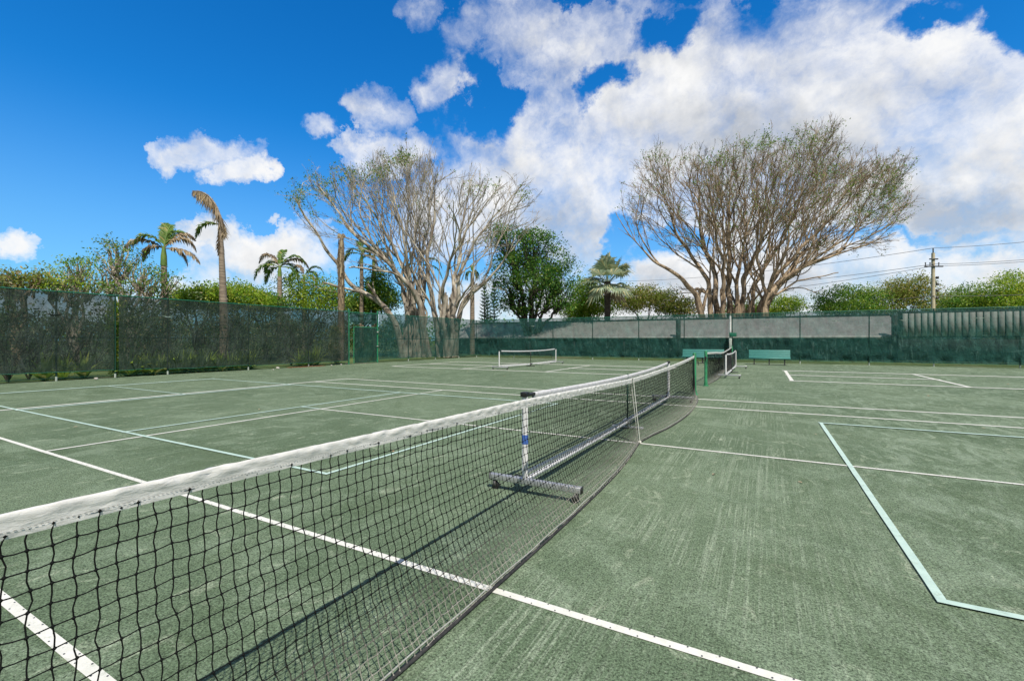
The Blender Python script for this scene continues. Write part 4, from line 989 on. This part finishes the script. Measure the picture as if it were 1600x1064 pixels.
for i, (bu, dp, bl_, mt, lb) in enumerate((
    (310, 31, [(300, 458, 26, 10), (335, 462, 30, 10), (285, 466, 22, 8)], 'leaf_bright', 'low bright shrub tree right of the storm worn palm'),
    (375, 33, [(370, 460, 26, 12), (395, 468, 28, 12), (350, 468, 22, 10)], 'leaf_bright', 'low bright shrub tree right of the dead palm trunk'),
    (415, 36, [(405, 466, 24, 10), (425, 470, 20, 8)], 'leaf_dark', 'small dark shrub tree left of the green ragged palm'),
    (480, 38, [(465, 452, 30, 18), (500, 448, 26, 18), (485, 470, 40, 14), (520, 462, 22, 16)], 'leaf_bright', 'tall bright arching shrubs left of the headless palm stump'),
    (560, 44, [(560, 475, 34, 12), (600, 468, 24, 16), (590, 440, 14, 22)], 'leaf_mid', 'green shrub behind the long low limb, right of the palm stump'),
    (925, 50, [(915, 462, 22, 22), (935, 478, 30, 16), (900, 482, 24, 12)], 'leaf_bright', 'bright green tree right of the dark evergreen'),
    (1010, 50, [(985, 470, 26, 18), (1015, 462, 26, 14), (1040, 472, 28, 16), (1070, 480, 24, 12)], 'leaf_olive', 'olive green tree between fan palm and huge bare tree'),
    (1230, 62, [(1205, 478, 26, 14), (1235, 476, 22, 12), (1160, 482, 30, 10)], 'leaf_bright', 'low bright trees peeping under the right limbs of the huge bare tree'),
    (1325, 55, [(1300, 465, 24, 14), (1335, 458, 26, 12), (1365, 466, 24, 14), (1320, 478, 44, 12)], 'leaf_mid', 'rounded tree right of the huge bare tree, left of the utility pole'),
    (1420, 56, [(1405, 450, 24, 16), (1430, 446, 26, 14), (1400, 472, 34, 14), (1445, 468, 28, 16)], 'leaf_olive', 'rounded tree just left of the utility pole'),
    (1500, 58, [(1485, 466, 30, 12), (1515, 456, 24, 12), (1500, 476, 36, 12), (1540, 470, 26, 14)], 'leaf_mid', 'rounded tree just right of the utility pole'),
    (1575, 54, [(1560, 448, 24, 16), (1590, 440, 26, 16), (1580, 470, 40, 16), (1610, 456, 30, 22)], 'leaf_bright', 'bright tree at the right edge above the back fence'),
    (1700, 56, [(1660, 450, 44, 26), (1720, 455, 50, 28)], 'leaf_mid', 'tree outside the right edge'),
    (-120, 30, [(-60, 440, 44, 26), (-120, 450, 50, 30)], 'leaf_mid', 'tree outside the left edge'))):
    if 'outside' in lb: continue
    leafy_tree('broadleaf_tree' if dp > 40 else 'shrub', lb, bu, dp, [(b_[0], b_[1]+rng.uniform(-3, 5), b_[2]*rng.uniform(.8, 1.1), b_[3]*1.2) for b_ in bl_]+[(b_[0]+rng.uniform(-20, 20), b_[1]+rng.uniform(2, 16), b_[2]*rng.uniform(.4, 1), rng.uniform(6, 14)) for b_ in bl_], mt, 520 if dp > 40 else 330, 26, .24 if dp > 40 else .2, .42, r0=.16, bark='bark_dark', shell=.35, twigs=False)

# ------------------------------------------------------------------ undergrowth behind the left fence
mb = MB()
for i in range(34):
    a = R(rng.uniform(0, 360)); e = R(rng.uniform(25, 85)); L = rng.uniform(.6, 1.15); dv = np.array([math.cos(a)*math.cos(e), math.sin(a)*math.cos(e), math.sin(e)]); q = np.array([0, 0, .0]); wv = np.cross(dv, (0, 0, 1.)); wv /= np.linalg.norm(wv)+1e-9
    pts = []
    for k in range(6):
        ww = .045*math.sin(math.pi*(.15+.85*k/5))+.004; pts.append([q-wv*ww, q+wv*ww]); q = q+dv*L/5; dv = dv+np.array([0, 0, -.16]); dv /= np.linalg.norm(dv)
    mb.grid(np.array(pts))
strap_me = mb.mesh('strap_leaves'); strap_me.materials.append(M['leaf_strap'])
us = [200, 212, 226, 240, 252, 264, 276, 288, 300, 312, 322, 334, 346, 358, 370, 382, 392, 468, 476, 486, 494, 300, 345, 225, 380, 130, 100, 70]
for i, u in enumerate(us):
    X = XL-.75-(i % 3)*.45; root = thing('strap_leaf_plant', (X, y_on_x(u, X), -.05), 'clump of arching strap leaves behind the side fence screen', 'plant', 'strap leaf clumps behind the side fence', rng.uniform(0, 6.28))
    s_ = rng.uniform(.85, 1.35); root.scale = (s_, s_, s_); link('leaves', strap_me, root)
mb = MB(); A, Bv = [], []
for i in range(14):
    a = R(rng.uniform(0, 360)); q = np.zeros(3); dv = np.array([math.cos(a)*.5, math.sin(a)*.5, 1.]); dv /= np.linalg.norm(dv); P_ = [q.copy()]
    for k in range(9): q = q+dv*.28; P_.append(q.copy()); dv = dv+rng.normal(0, .22, 3)+np.array([0, 0, .02]); dv /= np.linalg.norm(dv)
    P_ = np.array(P_); mb.tube(P_, np.linspace(.022, .007, 10), 4, False)
    for k in range(3, 10):
        for j in range(2): A.append(P_[k]); Bv.append(P_[k]+rng.normal(0, .3, 3)+np.array([0, 0, .15]))
strands(mb, np.array(A), np.array(Bv), .005)
shrub_me = mb.mesh('bare_stems'); shrub_me.materials.append(M['bark_dark'])
for i, (u, off) in enumerate(((12, 1.6), (45, 2.4), (95, 2.6), (135, 1.7), (225, 3.2), (350, 3.6), (455, 2.4))):
    X = XL-off; root = thing('bare_shrub', (X, y_on_x(u, X), -.05), 'leafless twiggy shrub tangled behind the side fence screen', 'shrub', 'bare shrubs behind the side fence', rng.uniform(0, 6.28)); root.scale = (1, 1, rng.uniform(.9, 1.15)); link('stems', shrub_me, root)
hb = []
for i in range(46):
    y = -18+i*1.02; h_ = rng.uniform(1.75, 2.25); x_ = XL-5.0-rng.uniform(0, 5)
    if y > 13: x_ -= 2.5
    hb.append(((x_, y, h_*.95), (rng.uniform(.9, 1.5), rng.uniform(.9, 1.4), h_)))
for i in range(40): hb.append(((-38-rng.uniform(0, 3), -24+i*1.6, 2.3), (1.5, 1.5, rng.uniform(1.2, 2.0))))
for i in range(40): h_ = rng.uniform(1.5, 2.1); hb.append(((-34+i*1.7, 47+rng.uniform(-1, 3), h_*1.0), (1.6, 1.5, h_)))
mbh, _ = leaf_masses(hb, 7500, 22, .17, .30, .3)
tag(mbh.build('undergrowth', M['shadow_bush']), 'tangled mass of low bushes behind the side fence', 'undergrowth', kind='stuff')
mbv, _ = leaf_masses([((XL-.55, y_on_x(181, XL-.55), z_), (.16, .22, .4)) for z_ in np.arange(.3, 3.0, .35)], 110, 22, .11, .10, .2)
vo = Vector((XL-.55, float(y_on_x(181, XL-.55)), 0)); vn = thing('climbing_vine', tuple(vo), 'bright leafy vine showing through the narrow gap between screen panels', 'vine')
mbv.v = [v_-np.array(vo) for v_ in mbv.v]; mbv.build('leaves', M['leaf_bright'], vn); MB().tube(wob_line((0, 0, 0), (0, 0, 3.0), 12, .03, 4), .03, 6).build('stem', M['bark_brown'], vn)
mbv, _ = leaf_masses([((XL-1.3, ga+.15, z_), (.2, .3, .4)) for z_ in np.arange(.3, 2.3, .35)], 110, 22, .11, .12, .2)
vo = Vector((XL-1.3, float(ga)+.15, 0)); vn = thing('shrub', tuple(vo), 'bright leafy shrub showing through the gap beside the gate', 'shrub')
mbv.v = [v_-np.array(vo) for v_ in mbv.v]; mbv.build('leaves', M['leaf_olive'], vn); MB().tube(wob_line((0, 0, 0), (0, 0, 2.2), 12, .03, 4), .03, 6).build('stem', M['bark_brown'], vn)
# far-off belt of woods all around
hb = []
for i in range(150):
    a = R(-95+i*1.5)+YAW*0; d_ = rng.uniform(85, 110); cx_, cy_ = CX+math.sin(a)*d_, CY+math.cos(a)*d_; h_ = rng.uniform(2.6, 4.6)
    hb.append(((cx_, cy_, h_*.45), (rng.uniform(3, 6), rng.uniform(3, 6), h_)))
mbh, _ = leaf_masses(hb, 3600, 14, .75, .9, .5)
tag(mbh.build('distant_woods', M['leaf_mid']), 'far-off belt of low green woods on the horizon', 'woods', kind='stuff')

# pebbles and mulch at the foot of the left fence
for i, (u, v, s_) in enumerate(((434, 576, .11), (541, 569, .08), (533, 570.5, .07), (518, 571.5, .06), (427, 578, .05), (262, 585, .06), (150, 593, .08), (488, 572, .05))):
    d_ = CH*F/(v-531.8); q = at(u, v, d_)
    mb = MB(); mb.ball((0, 0, s_*.35), (s_, s_*.75, s_*.55), 9, 7); V = mb.v[0]
    mb.v[0] = V*(1+.25*np.array([[noise.noise(tuple(a*9+i))] for a in V])); o = mb.build('stone', M['stone'], None, True); o.location = tuple(float(a) for a in (q[0], q[1], -.0))
    tag(o, 'small pale stone lying at the foot of the side fence', 'stone', 'pale stones along the side fence')
mb = MB()
for i in range(420):
    y = y_on_x(rng.uniform(448, 505), XL+.1); x = XL+.12+rng.uniform(-.25, .25); s_ = rng.uniform(.02, .05); mb.box((x, y, .015), (s_, s_*.5, .02), rng.uniform(0, 3))
tag(mb.build('mulch', M['mulch']), 'patch of orange brown mulch under the side fence', 'mulch', kind='stuff')

# ------------------------------------------------------------------ utility pole and power lines
pt = at(1458, 388, 50); pz = pt[2]
up_ = thing('utility_pole', (pt[0], pt[1], 0), 'tall pale utility pole with crossarm and transformer brackets, right side', 'utility pole')
MB().tube([(0, 0, -.1), (0, 0, pz-.5)], [.21, .15], 10).build('shaft', M['concrete'], up_, True)
arm = lambda z, l, th=.12: MB().box((0, -.2, z), (l, th, th), YAW)
arm(pz-2.0, 2.0).build('crossarm', M['steel_dark'], up_); arm(pz-1.2, .9).build('crossarm', M['steel_dark'], up_)
for s_ in (-.9, -.4, .55):
    MB().cyl((RT[0]*s_, RT[1]*s_-.2, pz-1.95), (RT[0]*s_, RT[1]*s_-.2, pz-1.65), .045, 8).ball((RT[0]*s_, RT[1]*s_-.2, pz-1.62), .07).build('insulator', M['steel_dark'], up_)
MB().cyl((0, 0, pz-.6), (0, 0, pz), .06, 8).build('top_pin', M['steel_dark'], up_)
for z in (pz-3.2, pz-3.9, pz-4.6, pz-5.4):
    mbu = MB(); mbu.box((RT[0]*.45, RT[1]*.45, z), (.24, .16, .26)); mbu.box((RT[0]*.25, RT[1]*.25, z), (.5, .06, .06), YAW)
    mbu.build('bracket', M['steel_dark'], up_)
pL = at(820, 440, 112); pR = at(1900, 380, 38)
def span(a, b, sag, r=.022):
    k = np.linspace(0, 1, 40); P_ = a[None]*(1-k[:, None])+b[None]*k[:, None]; P_[:, 2] -= sag*4*k*(1-k); return MB().tube(P_, r, 4, False)
for i, (vo, zo, sg, lb) in enumerate(((0, 0, 2.2, 'topmost thin power line running to the top of the utility pole'), (12, 1.75, 2.4, 'second power line, at the crossarm of the utility pole'), (24, 1.95, 2.9, 'third power line, just under the crossarm height'), (40, 5.2, 2.2, 'lowest thin power line crossing the utility pole shaft'))):
    mid_ = np.array([pt[0], pt[1]-.2, pz-zo]); a = pL.copy(); a[2] += 1.2-vo/F*100; b = pR.copy(); b[2] = pz-zo+.4
    wr = thing('power_line', (0, 0, 0), lb, 'power line', 'power lines on the utility pole')
    span(a, mid_, sg, .026).build('span', M['wire'], wr); span(mid_, b, .5, .022).build('span', M['wire'], wr)
